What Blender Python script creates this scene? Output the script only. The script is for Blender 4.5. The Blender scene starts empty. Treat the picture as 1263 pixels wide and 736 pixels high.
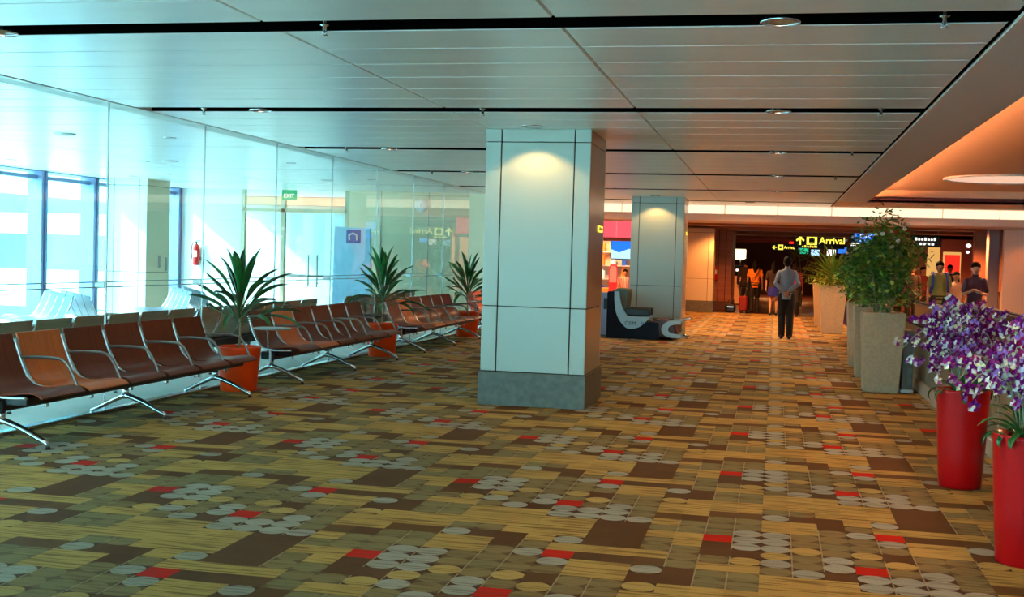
import bpy, math, random
from math import pi, sin, cos, radians as rad
random.seed(7)
sc = bpy.context.scene
COL = sc.collection

# ------------------------------------------------------------------ helpers
def S(r, g, b):
    f = lambda c: (c/255/12.92) if c/255 <= .04045 else ((c/255+.055)/1.055)**2.4
    return (f(r), f(g), f(b), 1)

class MB:
    """collects shapes, links them as one mesh object"""
    def __init__(s): s.v=[]; s.f=[]; s.m=[]; s.sm=[]
    def add(s, vs, fs, m=0, smooth=False):
        o=len(s.v); s.v+= [tuple(p) for p in vs]
        for f in fs: s.f.append([i+o for i in f]); s.m.append(m); s.sm.append(smooth)
        return s
    def box(s, x0,x1,y0,y1,z0,z1,m=0,c=0):
        if c<=0:
            return s.add([(x0,y0,z0),(x1,y0,z0),(x1,y1,z0),(x0,y1,z0),(x0,y0,z1),(x1,y0,z1),(x1,y1,z1),(x0,y1,z1)],
              [(0,3,2,1),(4,5,6,7),(0,1,5,4),(1,2,6,5),(2,3,7,6),(3,0,4,7)],m)
        # chamfered box
        V=[];F=[]
        rings=[(z0,c),(z0+c,0),(z1-c,0),(z1,c)]
        for z,i in rings:
            if i: pts=[(x0+c,y0+c),(x1-c,y0+c),(x1-c,y1-c),(x0+c,y1-c)]; pts=[p for p in pts for _ in (0,1)]
            else: pts=[(x0,y0+c),(x0+c,y0),(x1-c,y0),(x1,y0+c),(x1,y1-c),(x1-c,y1),(x0+c,y1),(x0,y1-c)]
            V+= [(p[0],p[1],z) for p in pts]
        for k in range(3):
            for j in range(8):
                a=k*8+j; b=k*8+(j+1)%8; F.append((a,b,b+8,a+8))
        F.append(tuple(reversed(range(8)))); F.append(tuple(range(24,32)))
        return s.add(V,F,m)
    def prism(s, poly, a, b, axis='y', m=0):
        """extrude a 2D outline between a and b along an axis"""
        n=len(poly)
        def P(u,w,t): return (u,t,w) if axis=='y' else ((t,u,w) if axis=='x' else (u,w,t))
        V=[P(u,w,a) for u,w in poly]+[P(u,w,b) for u,w in poly]
        F=[(i,(i+1)%n,n+(i+1)%n,n+i) for i in range(n)]+[tuple(reversed(range(n))),tuple(range(n,2*n))]
        return s.add(V,F,m)
    def tube(s, pts, r, n=8, m=0, flat=1.0, smooth=True):
        P=[tuple(map(float,p)) for p in pts]
        R=r if isinstance(r,(list,tuple)) else [r]*len(P)
        V=[];F=[];up=None
        for i,p in enumerate(P):
            a=P[max(i-1,0)]; b=P[min(i+1,len(P)-1)]
            t=[b[k]-a[k] for k in range(3)]; L=math.sqrt(sum(q*q for q in t)) or 1; t=[q/L for q in t]
            if up is None: up=(0,0,1) if abs(t[2])<.9 else (1,0,0)
            u=cross(t,up); L=math.sqrt(sum(q*q for q in u)) or 1; u=[q/L for q in u]
            w=cross(u,t); up=w
            for j in range(n):
                q=2*pi*j/n; V.append(tuple(p[k]+R[i]*(cos(q)*u[k]+flat*sin(q)*w[k]) for k in range(3)))
        for i in range(len(P)-1):
            for j in range(n):
                a=i*n+j;b=i*n+(j+1)%n; F.append((a,b,b+n,a+n))
        F.append(tuple(reversed(range(n)))); F.append(tuple(range(len(V)-n,len(V))))
        return s.add(V,F,m,smooth)
    def lathe(s, prof, c=(0,0,0), n=28, m=0, smooth=True, sx=1, sy=1, cap=True):
        V=[];F=[]
        for r,z in prof:
            for j in range(n):
                a=2*pi*j/n; V.append((c[0]+r*cos(a)*sx,c[1]+r*sin(a)*sy,c[2]+z))
        for i in range(len(prof)-1):
            for j in range(n):
                a=i*n+j;b=i*n+(j+1)%n; F.append((a,b,b+n,a+n))
        if cap and prof[0][0]>1e-5: F.append(tuple(reversed(range(n))))
        if cap and prof[-1][0]>1e-5: F.append(tuple(range(len(V)-n,len(V))))
        return s.add(V,F,m,smooth)
    def ell(s, c, r, m=0, nu=16, nv=10):
        prof=[(max(sin(pi*i/nv),1e-4), -cos(pi*i/nv)) for i in range(nv+1)]
        V=[];F=[]
        for a,z in prof:
            for j in range(nu):
                q=2*pi*j/nu; V.append((c[0]+r[0]*a*cos(q), c[1]+r[1]*a*sin(q), c[2]+r[2]*z))
        for i in range(nv):
            for j in range(nu):
                a=i*nu+j;b=i*nu+(j+1)%nu; F.append((a,b,b+nu,a+nu))
        F.append(tuple(reversed(range(nu)))); F.append(tuple(range(len(V)-nu,len(V))))
        return s.add(V,F,m,True)
    def cap(s, pts, R, n=12, m=0):
        """a limb: chain of round cones with round ends"""
        R=R if isinstance(R,(list,tuple)) else [R]*len(pts)
        P=[];Q=[]
        def dirn(a,b):
            t=[b[k]-a[k] for k in range(3)];L=math.sqrt(sum(q*q for q in t)) or 1;return [q/L for q in t]
        d=dirn(pts[0],pts[1])
        for k in (80,55,30): P.append([pts[0][i]-d[i]*R[0]*sin(rad(k)) for i in range(3)]); Q.append(R[0]*cos(rad(k)))
        P+= [list(p) for p in pts]; Q+=list(R)
        d=dirn(pts[-2],pts[-1])
        for k in (30,55,80): P.append([pts[-1][i]+d[i]*R[-1]*sin(rad(k)) for i in range(3)]); Q.append(R[-1]*cos(rad(k)))
        return s.tube(P,Q,n,m)
    def build(s, name, mats, parent=None, loc=None, smooth=None, **props):
        me=bpy.data.meshes.new(name); me.from_pydata(s.v,[],s.f)
        mats=mats if isinstance(mats,(list,tuple)) else [mats]
        for m in mats: me.materials.append(m)
        me.polygons.foreach_set('material_index', [min(i,len(mats)-1) for i in s.m])
        me.polygons.foreach_set('use_smooth', s.sm if smooth is None else [smooth]*len(s.f))
        me.update()
        o=bpy.data.objects.new(name,me); COL.objects.link(o)
        if parent: o.parent=parent
        if loc: o.location=loc
        for k,v in props.items(): o[k]=v
        return o
def cross(a,b): return (a[1]*b[2]-a[2]*b[1], a[2]*b[0]-a[0]*b[2], a[0]*b[1]-a[1]*b[0])
def thing(name,label,cat,loc=(0,0,0),rz=0,group=None,scale=1):
    o=bpy.data.objects.new(name,None); COL.objects.link(o)
    o.empty_display_size=.1; o.location=loc; o.rotation_euler=(0,0,rz); o.scale=(scale,)*3
    o['label']=label; o['category']=cat
    if group: o['group']=group
    return o
def tag(o,label,cat,group=None,kind=None):
    o['label']=label; o['category']=cat
    if group: o['group']=group
    if kind: o['kind']=kind
    return o
def kids(o): return [c for c in bpy.data.objects if c.parent==o]
def copy_tree(src,loc,rz,label,group=None,scale=None):
    r=src.copy(); COL.objects.link(r); r.location=loc; r.rotation_euler=(0,0,rz); r['label']=label
    if group: r['group']=group
    if scale: r.scale=(scale,)*3
    def rec(a,b):
        for ch in kids(a):
            if ch==b: continue
            c=ch.copy(); COL.objects.link(c); c.parent=b
            rec(ch,c)
    rec(src,r)
    return r
def struct(o,label=None):
    o['kind']='structure'
    if label: o['label']=label
    return o
def text(body,size,mat,parent,loc,rot=(pi/2,0,0),name='lettering',ext=.004,align='LEFT',sx=1,bold=0.0):
    cu=bpy.data.curves.new(name,'FONT'); cu.body=body; cu.size=size; cu.extrude=ext; cu.align_x=align; cu.offset=bold
    cu.materials.append(mat)
    tmp=bpy.data.objects.new('tmp',cu); COL.objects.link(tmp)
    me=bpy.data.meshes.new_from_object(tmp.evaluated_get(bpy.context.evaluated_depsgraph_get())); me.name=name
    bpy.data.objects.remove(tmp)
    o=bpy.data.objects.new(name,me); COL.objects.link(o); o.parent=parent; o.location=loc; o.rotation_euler=rot; o.scale=(sx,1,1)
    return o

# ------------------------------------------------------------------ materials
def mat(name,col,rough=.5,metal=0,emit=None,es=0,spec=.5,noise=None,bump=None,aniso=0,coat=0,trans=0):
    m=bpy.data.materials.new(name); m.use_nodes=True; nt=m.node_tree; b=nt.nodes['Principled BSDF']
    b.inputs['Base Color'].default_value=col; b.inputs['Roughness'].default_value=rough; b.inputs['Metallic'].default_value=metal
    b.inputs['Specular IOR Level'].default_value=spec; b.inputs['Coat Weight'].default_value=coat
    if emit: b.inputs['Emission Color'].default_value=emit; b.inputs['Emission Strength'].default_value=es
    tc=nt.nodes.new('ShaderNodeTexCoord')
    if noise:  # (scale xyz, col2, amount)
        sc_,c2,lo,hi=noise
        mp=nt.nodes.new('ShaderNodeMapping'); mp.inputs['Scale'].default_value=sc_
        n=nt.nodes.new('ShaderNodeTexNoise'); n.inputs['Scale'].default_value=1; n.inputs['Detail'].default_value=3
        r=nt.nodes.new('ShaderNodeMapRange'); r.inputs[1].default_value=lo; r.inputs[2].default_value=hi
        mx=nt.nodes.new('ShaderNodeMix'); mx.data_type='RGBA'; mx.inputs[6].default_value=col; mx.inputs[7].default_value=c2
        nt.links.new(tc.outputs['Object'],mp.inputs[0]); nt.links.new(mp.outputs[0],n.inputs['Vector']); nt.links.new(n.outputs[0],r.inputs[0])
        nt.links.new(r.outputs[0],mx.inputs[0]); nt.links.new(mx.outputs[2],b.inputs['Base Color'])
    if bump:
        sc_,st=bump
        mp=nt.nodes.new('ShaderNodeMapping'); mp.inputs['Scale'].default_value=sc_
        n=nt.nodes.new('ShaderNodeTexNoise'); n.inputs['Scale'].default_value=1; n.inputs['Detail'].default_value=2
        bp=nt.nodes.new('ShaderNodeBump'); bp.inputs['Strength'].default_value=st; bp.inputs['Distance'].default_value=.01
        nt.links.new(tc.outputs['Object'],mp.inputs[0]); nt.links.new(mp.outputs[0],n.inputs['Vector']); nt.links.new(n.outputs[0],bp.inputs['Height']); nt.links.new(bp.outputs[0],b.inputs['Normal'])
    return m
def glassmat(name,tint,boost=1.0):
    m=bpy.data.materials.new(name); m.use_nodes=True; nt=m.node_tree; nt.nodes.clear()
    N=nt.nodes.new; L=nt.links.new
    out=N('ShaderNodeOutputMaterial'); mix=N('ShaderNodeMixShader'); t=N('ShaderNodeBsdfTransparent'); g=N('ShaderNodeBsdfGlossy')
    t.inputs[0].default_value=tint; g.inputs['Roughness'].default_value=0.0
    geo=N('ShaderNodeNewGeometry'); d=N('ShaderNodeVectorMath'); d.operation='DOT_PRODUCT'
    L(geo.outputs['Incoming'],d.inputs[0]); L(geo.outputs['Normal'],d.inputs[1])
    ab=N('ShaderNodeMath'); ab.operation='ABSOLUTE'; L(d.outputs['Value'],ab.inputs[0])
    om=N('ShaderNodeMath'); om.operation='SUBTRACT'; om.inputs[0].default_value=1; L(ab.outputs[0],om.inputs[1])
    pw=N('ShaderNodeMath'); pw.operation='POWER'; pw.inputs[1].default_value=5; L(om.outputs[0],pw.inputs[0])
    ma=N('ShaderNodeMath'); ma.operation='MULTIPLY_ADD'; ma.inputs[1].default_value=.96*boost; ma.inputs[2].default_value=.04*boost; L(pw.outputs[0],ma.inputs[0])
    L(ma.outputs[0],mix.inputs[0]); L(t.outputs[0],mix.inputs[1]); L(g.outputs[0],mix.inputs[2]); L(mix.outputs[0],out.inputs[0])
    return m

M={}
M['panel']=mat('ceiling_metal_panel',S(244,247,246),.3,.08,noise=((.7,3,1),S(236,240,239),.35,.65))
M['dark']=mat('dark_void',S(8,7,7),.9,spec=.0)
M['white']=mat('white_paint',S(225,226,222),.55)
M['soffit']=mat('soffit_paint',S(232,216,206),.45,.1)
M['orange_ceiling']=mat('warm_plaster',S(232,196,160),.8)
M['clad']=mat('column_cladding',S(176,180,168),.42,.1)
M['clad_beige']=mat('beige_cladding',S(205,190,160),.5,.1)
M['side']=mat('brushed_steel_cladding',S(176,160,142),.25,.35,bump=((2,2,60),.06))
M['plinth']=mat('grey_stone_plinth',S(104,102,92),.5,.1,noise=((14,14,14),S(88,88,80),.35,.65))
M['glass']=glassmat('partition_glass',(.93,.985,.98,1),.8)
M['wglass']=glassmat('window_glass',(.80,.97,1,1),.9)
M['steel']=mat('polished_aluminium',S(205,208,212),.22,.95)
M['arm']=mat('dull_steel',S(132,122,116),.35,.7)
M['steel_d']=mat('satin_steel',S(150,148,145),.35,.9)
M['blue_frame']=mat('blue_grey_frame',S(120,140,178),.45,.3)
M['wood_b']=mat('brown_plywood',S(122,52,28),.36,0,noise=((3,60,3),S(104,42,22),.35,.65),spec=.22)
M['wood_o']=mat('orange_plywood',S(222,112,46),.36,0,noise=((3,60,3),S(204,98,38),.35,.65),spec=.35)
M['wood_e']=mat('plywood_back',S(172,136,98),.45,0,noise=((40,3,3),S(150,116,84),.35,.65))
M['wood_t']=mat('tan_plywood_back',S(160,146,108),.45,0,noise=((40,3,3),S(146,132,98),.35,.65))
M['shell_w']=mat('pale_slatted_shell',S(120,146,166),.35,.2,noise=((4,60,4),S(92,118,142),.45,.55))
M['wall_l']=mat('lounge_beige_wall',S(236,222,186),.6)
M['black']=mat('black_plastic',S(18,17,18),.4)
M['rubber']=mat('black_rubber',S(28,24,22),.45)
M['orange_pot']=mat('orange_glazed_pot',S(255,72,14),.4,spec=.3)
M['red_pot']=mat('red_lacquer_pot',S(186,3,8),.3,spec=.3)
M['soil']=mat('dark_soil',S(48,34,24),.9,noise=((40,40,40),S(70,50,34),.4,.6))
M['leaf']=mat('dark_green_leaf',S(32,92,40),.35,noise=((7,7,7),S(70,130,60),.5,.75))
M['leaf_b']=mat('bush_leaf',S(86,140,40),.5,noise=((11,11,11),S(112,146,70),.45,.7))
M['leaf_o']=mat('olive_bush_leaf',S(112,136,44),.5,noise=((9,9,9),S(160,166,84),.45,.7))
M['leaf_y']=mat('yellow_green_leaf',S(178,172,30),.5,noise=((9,9,9),S(120,140,40),.45,.7))
M['stem']=mat('pale_stem',S(150,146,110),.6)
M['bark']=mat('tan_bark',S(150,120,84),.7)
M['planter']=mat('grey_fibre_stone',S(172,148,116),.6,noise=((30,30,30),S(156,134,104),.35,.65))
M['planter_w']=mat('warm_fibre_stone',S(176,146,110),.6)
M['pet_p']=mat('purple_petal',S(112,8,116),.6,noise=((40,40,40),S(146,8,84),.45,.6),spec=.2)
M['pet_m']=mat('magenta_petal',S(140,16,110),.45)
M['pet_w']=mat('pale_petal',S(236,222,168),.5,noise=((50,50,50),S(220,196,214),.4,.6))
M['lav']=mat('lavender_petal',S(172,116,200),.5)
M['navy']=mat('navy_plastic',S(10,16,32),.6,spec=.2)
M['sw']=mat('pale_blue_panel',S(176,200,206),.35)
M['maroon']=mat('maroon_leatherette',S(78,18,16),.35)
M['greyfab']=mat('grey_green_fabric',S(112,118,104),.8)
M['lavbin']=mat('lavender_grey_paint',S(150,150,180),.4)
M['wallwood']=mat('orange_wood_panel',S(168,96,52),.45,noise=((1,1,30),S(150,80,42),.4,.6))
M['wallbrown']=mat('dark_brown_wall',S(92,48,30),.5)
M['wallpink']=mat('rose_wall',S(232,190,168),.6)
M['wallrose']=mat('brown_rose_wall',S(160,98,76),.6)
M['concrete']=mat('outdoor_concrete',S(215,228,226),.8)
M['teal_glass']=mat('teal_building_glass',S(90,190,200),.15,.2)
M['lfloor']=mat('daylit_lounge_carpet',S(232,234,230),.6,noise=((1.2,1.2,1),S(220,226,222),.4,.6))  # carpet paled to carry the overexposed daylight
M['dfloor']=mat('dark_polished_floor',S(84,48,30),.25,noise=((2,2,2),S(66,36,24),.4,.6))
M['belt']=mat('walkway_belt',S(70,48,38),.5)
M['cladwalk']=mat('bronze_steel_cladding',S(150,132,106),.33,.6)
M['skirt']=mat('pale_skirting',S(206,176,152),.35,.5)
M['skin']=mat('skin',S(206,150,120),.5)
M['skin_d']=mat('tanned_skin',S(164,110,80),.5)
M['hair']=mat('black_hair',S(20,15,14),.85,spec=.15)
def em(name,c,s): return mat(name,(0,0,0,1),.5,0,emit=c,es=s,spec=0)
M['e_band']=em('luminous_panel',(1,.74,.48,1),.95)
M['e_cove']=em('cove_strip',(1,.40,.18,1),110)
M['e_disc']=em('round_lamp_diffuser',(1,.60,.42,1),.6)
M['e_bulb']=em('bulb',(1,.72,.45,1),14)
M['e_white']=em('white_lit',(1,.95,.85,1),1.2)
M['e_yel']=em('yellow_lit',(1,.78,.08,1),1.0)
M['e_blue']=em('blue_lit',(.02,.16,.9,1),1.0)
M['e_lblue']=em('pale_blue_lit',(.45,.75,1,1),.9)
M['e_red']=em('red_lit',(1,.02,.01,1),1.1)
M['e_pink']=em('pink_lit',(1,.10,.13,1),.8)
M['e_green']=em('green_lit',(.02,.45,.22,1),.9)
M['e_amber']=em('amber_lit',(1,.45,.12,1),1.3)
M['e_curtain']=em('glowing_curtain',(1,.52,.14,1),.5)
def cloth(n,c): return mat(n,c,.8)

# ------------------------------------------------------------------ camera
from mathutils import Matrix, Vector
Fp=1470.
yw,pt,rl=rad(12.40),rad(2.03),rad(-1.65)
fw=Vector((-sin(yw)*cos(pt),cos(yw)*cos(pt),-sin(pt))); r0=Vector((cos(yw),sin(yw),0)); d0=fw.cross(r0)
rt=cos(rl)*r0+sin(rl)*d0; dn=-sin(rl)*r0+cos(rl)*d0
cam=bpy.data.objects.new('camera',bpy.data.cameras.new('camera')); COL.objects.link(cam)
cam.matrix_world=Matrix(((rt.x,-dn.x,-fw.x,0),(rt.y,-dn.y,-fw.y,0),(rt.z,-dn.z,-fw.z,1.6),(0,0,0,1)))
cam.data.sensor_width=36; cam.data.lens=36*Fp/1263; cam.data.clip_end=500; cam.data.clip_start=.05
sc.camera=cam
sc.view_settings.view_transform='Standard'; sc.view_settings.look='None'; sc.view_settings.gamma=1
sc.view_settings.use_curve_mapping=False; sc.view_settings.exposure=0.70
sc.cycles.max_bounces=8; sc.cycles.diffuse_bounces=4; sc.cycles.glossy_bounces=4; sc.cycles.transparent_max_bounces=24
sc.cycles.use_denoising=True; sc.cycles.sample_clamp_indirect=6; sc.cycles.caustics_reflective=False; sc.cycles.caustics_refractive=False

# ------------------------------------------------------------------ world
w=bpy.data.worlds.new('sky'); sc.world=w; w.use_nodes=True; nt=w.node_tree
bg=nt.nodes['Background']; bg.inputs['Strength'].default_value=9.0
tc=nt.nodes.new('ShaderNodeTexCoord'); n=nt.nodes.new('ShaderNodeTexNoise'); n.inputs['Scale'].default_value=2.2
cr=nt.nodes.new('ShaderNodeValToRGB'); cr.color_ramp.elements[0].color=(.40,.84,.95,1); cr.color_ramp.elements[1].color=(.85,.98,1,1)
cr.color_ramp.elements[0].position=.4; cr.color_ramp.elements[1].position=.62
nt.links.new(tc.outputs['Generated'],n.inputs['Vector']); nt.links.new(n.outputs[0],cr.inputs[0]); nt.links.new(cr.outputs[0],bg.inputs[0])
# ------------------------------------------------------------------ carpet: a repeating woven pattern, one face per motif
ROWS = {8:'OOTTTBBBBTO', 7:'OOTTTTTKKOO', 6:'TTTTTTTKKTT', 5:'TTOGTTTKKGT', 4:'MMBKKTBKKGO',
        3:'OOTTKGTTTTG', 2:'OOTTGBRKKMO', 1:'OBBGGGBTTBK', 0:'RBBGOGGTTKK', -1:'KBBYGYKGGYT',
        -2:'KKYGBGYGGTT', -3:'GYBGBRGBOTT', -4:'TTGBKBBBOMK'}
CC = {'T':(S(186,146,76),2),'Y':(S(186,150,82),1),'B':(S(164,156,138),1),'G':(S(138,114,72),1),'O':(S(136,118,76),1),
      'M':(S(108,72,36),0),'K':(S(98,62,32),0),'R':(S(200,26,1),0)}
def carpet(name,x0,x1,y0,y1):
    DX,DY=.1645,.1676; ax,ay=-2.08,5.97
    i0=math.floor((x0-ax)/DX); i1=math.ceil((x1-ax)/DX); j0=math.floor((y0-ay)/DY); j1=math.ceil((y1-ay)/DY)
    V=[];F=[];uv=[];colr=[];kd=[]
    cl=lambda a,lo,hi:max(lo,min(hi,a))
    nx=i1-i0+2
    for j in range(j0,j1+2):
        for i in range(i0,i1+2):
            V.append((cl(ax+(i-.5)*DX,x0,x1), cl(ay+(j-.5)*DY,y0,y1), 0))
    rr=random.Random(3)
    for j in range(j0,j1+1):
        for i in range(i0,i1+1):
            a=(j-j0)*nx+(i-i0); q=(a,a+1,a+nx+1,a+nx)
            if abs(V[q[0]][0]-V[q[1]][0])<1e-5 or abs(V[q[0]][1]-V[q[3]][1])<1e-5: continue
            k=i//11; c=i%11; r=(j-6*k+4)%13-4
            ch=ROWS[r][c]; col,kk=CC[ch]; F.append(q)
            v=1+(rr.random()-.5)*.16
            seam=1.0 if (ch in 'BGOY' and (i*7+c)%3!=0) else 0.0
            for p in q:
                uv+= [ (V[p][0]-(ax+(i-.5)*DX))/DX, (V[p][1]-(ay+(j-.5)*DY))/DY ]
                colr+= [col[0]*v,col[1]*v,col[2]*v,1]; kd+= [kk/2,seam,{'G':.6,'O':.4}.get(ch,1.0),1]
    me=bpy.data.meshes.new(name); me.from_pydata(V,[],F)
    me.uv_layers.new(name='cell').data.foreach_set('uv',uv)
    me.attributes.new('motif','FLOAT_COLOR','CORNER').data.foreach_set('color',colr)
    me.attributes.new('kindmap','FLOAT_COLOR','CORNER').data.foreach_set('color',kd)
    o=bpy.data.objects.new(name,me); COL.objects.link(o)
    m=bpy.data.materials.new('patterned_carpet'); m.use_nodes=True; nt=m.node_tree; b=nt.nodes['Principled BSDF']; N=nt.nodes.new; L=nt.links.new
    b.inputs['Roughness'].default_value=.8; b.inputs['Specular IOR Level'].default_value=.12
    b.inputs['Sheen Weight'].default_value=0
    A=N('ShaderNodeAttribute'); A.attribute_name='motif'; B=N('ShaderNodeAttribute'); B.attribute_name='kindmap'
    sep=N('ShaderNodeSeparateColor'); L(B.outputs['Color'],sep.inputs[0])
    U=N('ShaderNodeUVMap'); U.uv_map='cell'
    dist=N('ShaderNodeVectorMath'); dist.operation='DISTANCE'; dist.inputs[1].default_value=(.5,.5,0); L(U.outputs[0],dist.inputs[0])
    circ=N('ShaderNodeMapRange'); circ.inputs[1].default_value=.50; circ.inputs[2].default_value=.53; L(dist.outputs['Value'],circ.inputs[0])
    isc=N('ShaderNodeMath'); isc.operation='COMPARE'; isc.inputs[1].default_value=.5; isc.inputs[2].default_value=.1; L(sep.outputs[0],isc.inputs[0])
    f0=N('ShaderNodeMath'); f0.operation='MULTIPLY'; L(circ.outputs[0],f0.inputs[0]); L(isc.outputs[0],f0.inputs[1])
    f1=N('ShaderNodeMath'); f1.operation='MULTIPLY'; L(f0.outputs[0],f1.inputs[0]); L(sep.outputs[2],f1.inputs[1])
    mx=N('ShaderNodeMix'); mx.data_type='RGBA'; mx.inputs[7].default_value=S(78,48,22); L(f1.outputs[0],mx.inputs[0]); L(A.outputs['Color'],mx.inputs[6])
    # wood-grain like streaks running across the hall
    tc=N('ShaderNodeTexCoord'); mp=N('ShaderNodeMapping'); mp.inputs['Scale'].default_value=(2.2,38,1); L(tc.outputs['Object'],mp.inputs[0])
    ns=N('ShaderNodeTexNoise'); ns.inputs['Scale'].default_value=1; ns.inputs['Detail'].default_value=2.5; ns.inputs['Distortion'].default_value=.4; L(mp.outputs[0],ns.inputs[0])
    rs=N('ShaderNodeMapRange'); rs.inputs[1].default_value=.50; rs.inputs[2].default_value=.62; L(ns.outputs[0],rs.inputs[0])
    amt=N('ShaderNodeMapRange'); amt.inputs[1].default_value=0; amt.inputs[2].default_value=1; amt.inputs[3].default_value=.22; amt.inputs[4].default_value=.65; L(sep.outputs[0],amt.inputs[0])
    f2=N('ShaderNodeMath'); f2.operation='MULTIPLY'; L(rs.outputs[0],f2.inputs[0]); L(amt.outputs[0],f2.inputs[1])
    mx2=N('ShaderNodeMix'); mx2.data_type='RGBA'; mx2.inputs[7].default_value=S(80,50,22); L(f2.outputs[0],mx2.inputs[0]); L(mx.outputs[2],mx2.inputs[6])
    # pale seams
    su=N('ShaderNodeSeparateXYZ'); L(U.outputs[0],su.inputs[0])
    lt=N('ShaderNodeMath'); lt.operation='LESS_THAN'; lt.inputs[1].default_value=.05; L(su.outputs[0],lt.inputs[0])
    f3=N('ShaderNodeMath'); f3.operation='MULTIPLY'; L(lt.outputs[0],f3.inputs[0]); L(sep.outputs[1],f3.inputs[1])
    f4=N('ShaderNodeMath'); f4.operation='MULTIPLY'; f4.inputs[1].default_value=.6; L(f3.outputs[0],f4.inputs[0])
    mx3=N('ShaderNodeMix'); mx3.data_type='RGBA'; mx3.inputs[7].default_value=S(178,156,118); L(f4.outputs[0],mx3.inputs[0]); L(mx2.outputs[2],mx3.inputs[6])
    # fine pile
    fn=N('ShaderNodeTexNoise'); fn.inputs['Scale'].default_value=140; L(tc.outputs['Object'],fn.inputs[0])
    mr=N('ShaderNodeMapRange'); mr.inputs[3].default_value=.5; mr.inputs[4].default_value=1.28; L(fn.outputs[0],mr.inputs[0])
    ml=N('ShaderNodeMix'); ml.data_type='RGBA'; ml.blend_type='MULTIPLY'; ml.inputs[0].default_value=1; L(mx3.outputs[2],ml.inputs[6]); L(mr.outputs[0],ml.inputs[7])
    L(ml.outputs[2],b.inputs['Base Color'])
    me.materials.append(m)
    return o
struct(carpet('floor',-6.2,1.9,-6,38.6),'patterned carpet floor of the hall with circles, streaks and red squares')
ZC=2.95
b=MB(); b.box(-14.5,13,-6.3,85,-.12,-.02); struct(b.build('floor',M['dark']))
b=MB(); b.box(-13.7,-6.2,-6,28.7,-.02,0); struct(b.build('floor',M['lfloor']),'carpet floor of the glazed lounge, overexposed daylight put into its pale colour')
b=MB(); b.box(-9.2,-6.2,28.7,38.6,-.02,0); b.box(-9.2,12,38.6,84,-.02,0.0); b.box(1.9,12,-6,38.6,-.02,0); struct(b.build('floor',M['dfloor']),'dark polished floor of the far concourse')

# ------------------------------------------------------------------ ceilings
seams=[-6.18,-3.03,-1.27,1.2]
b=MB(); bl=MB(); bs=MB()
for k in range(-3,6):
    y0=6.97+4*k; y1=y0+3.69
    for j in range(6):
        a=y0+j*.615; c=min(a+.607,28.5)
        if a>=28.4: continue
        for i in range(3): b.box(seams[i]+.0015,seams[i+1]-.0015,a,c,ZC,ZC+.026,0,.011)
        # slightly dished face of each metal plank
        for i,(xa,xb) in enumerate([(-13.55,-9.9),(-9.9,-6.36)]): bl.box(xa+.004,xb-.004,a,c,ZC,ZC+.026,0,.011)
    if y0<28: bs.box(-6.18,1.2,y0-.008,y0-.001,ZC+.003,ZC+.17); bs.box(-6.18,1.2,y1-.009,y1-.001,ZC+.003,ZC+.17)
    a=y1; bl.box(-13.55,-6.36,a,a+.30,ZC,ZC+.026,0,.011) if a<28.3 else None
struct(b.build('ceiling',M['panel']),'metal plank ceiling of the hall with dark slots')
struct(bs.build('trim_10',M['dark']),'black sides of the ceiling slots')
struct(bl.build('ceiling',M['panel']),'metal plank ceiling over the glazed lounge')
b=MB(); b.box(-14.5,13,-6.3,85,3.45,3.6); struct(b.build('ceiling',M['dark']))  # unseen slab added above all ceilings to keep sky light out
b=MB(); b.box(-13.6,1.2,-6,28.5,3.12,3.16); struct(b.build('ceiling',M['dark']))
b=MB(); b.box(1.225,1.80,-6,26.0,ZC-.005,ZC+.04,0,.006); b.box(1.80,1.83,-6,26,ZC,ZC+.09); struct(b.build('trim_1',M['soffit']),'flat metal soffit along the edge of the plank ceiling')
b=MB(); b.box(1.205,1.222,-6,28.5,ZC+.01,ZC+.2); struct(b.build('trim_2',M['dark']))
b=MB(); b.box(1.26,12,-6,26.1,3.2,3.24); b.box(1.26,1.3,-6,26.1,3.0,3.2); struct(b.build('ceiling',M['orange_ceiling']),'smooth recessed ceiling over the moving walkways')
b=MB(); b.box(1.83,12,25.9,26.0,3.06,3.2); b.box(1.225,12,26.0,28.5,ZC,ZC+.04); struct(b.build('ceiling',M['orange_ceiling']))
b=MB(); b.box(1.83,12,26.0,26.12,ZC-.01,3.06); struct(b.build('trim_3',M['maroon']),'dark red slot at the end of the recessed ceiling')
b=MB(); b.box(1.45,1.52,-5.5,25.6,ZC+.05,ZC+.075); o=struct(b.build('trim_4',M['e_cove']),'warm strip light hidden in the ceiling cove')
# header channel over the glass partition
b=MB(); b.box(-6.45,-6.175,-6,25.3,ZC-.006,ZC+.04,0,.003); struct(b.build('trim_5',M['white']),'pale header channel above the glass partition')
# luminous bulkhead across the hall
b=MB(); b.box(-13.6,12,28.50,28.625,2.56,2.74,0,.02); struct(b.build('trim_11',M['wallpink']),'pink-beige lower lip under the luminous band')
b=MB(); b.box(-13.6,12,28.63,29.9,2.56,3.2,0); struct(b.build('wall_far',M['wallpink']),'pink-beige bulkhead crossing the hall')
t=thing('luminous_band','long luminous band of cream light panels on the far bulkhead','light panel',(0,28.56,2.74))
k=0
x=-13.4
while x<11.5:
    b=MB(); b.box(x+.012,x+1.205,0,.05,0,.2); b.build('light_panel',M['e_band'],t); x+=1.2195
t['label']='long band of glowing cream light panels along the far bulkhead'
# far concourse ceiling with cross beams
b=MB(); b.box(-9.2,12,29.9,85,2.86,2.95); struct(b.build('ceiling',M['wallbrown']),'dark ceiling of the far concourse')
b=MB()
for y in (31.5,35,39.5,46,54,62,70): b.box(-9.2,12,y,y+.7,2.66,2.86,0,.01)
struct(b.build('trim_6',M['wallwood']),'brown cross beams under the far ceiling')

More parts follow.
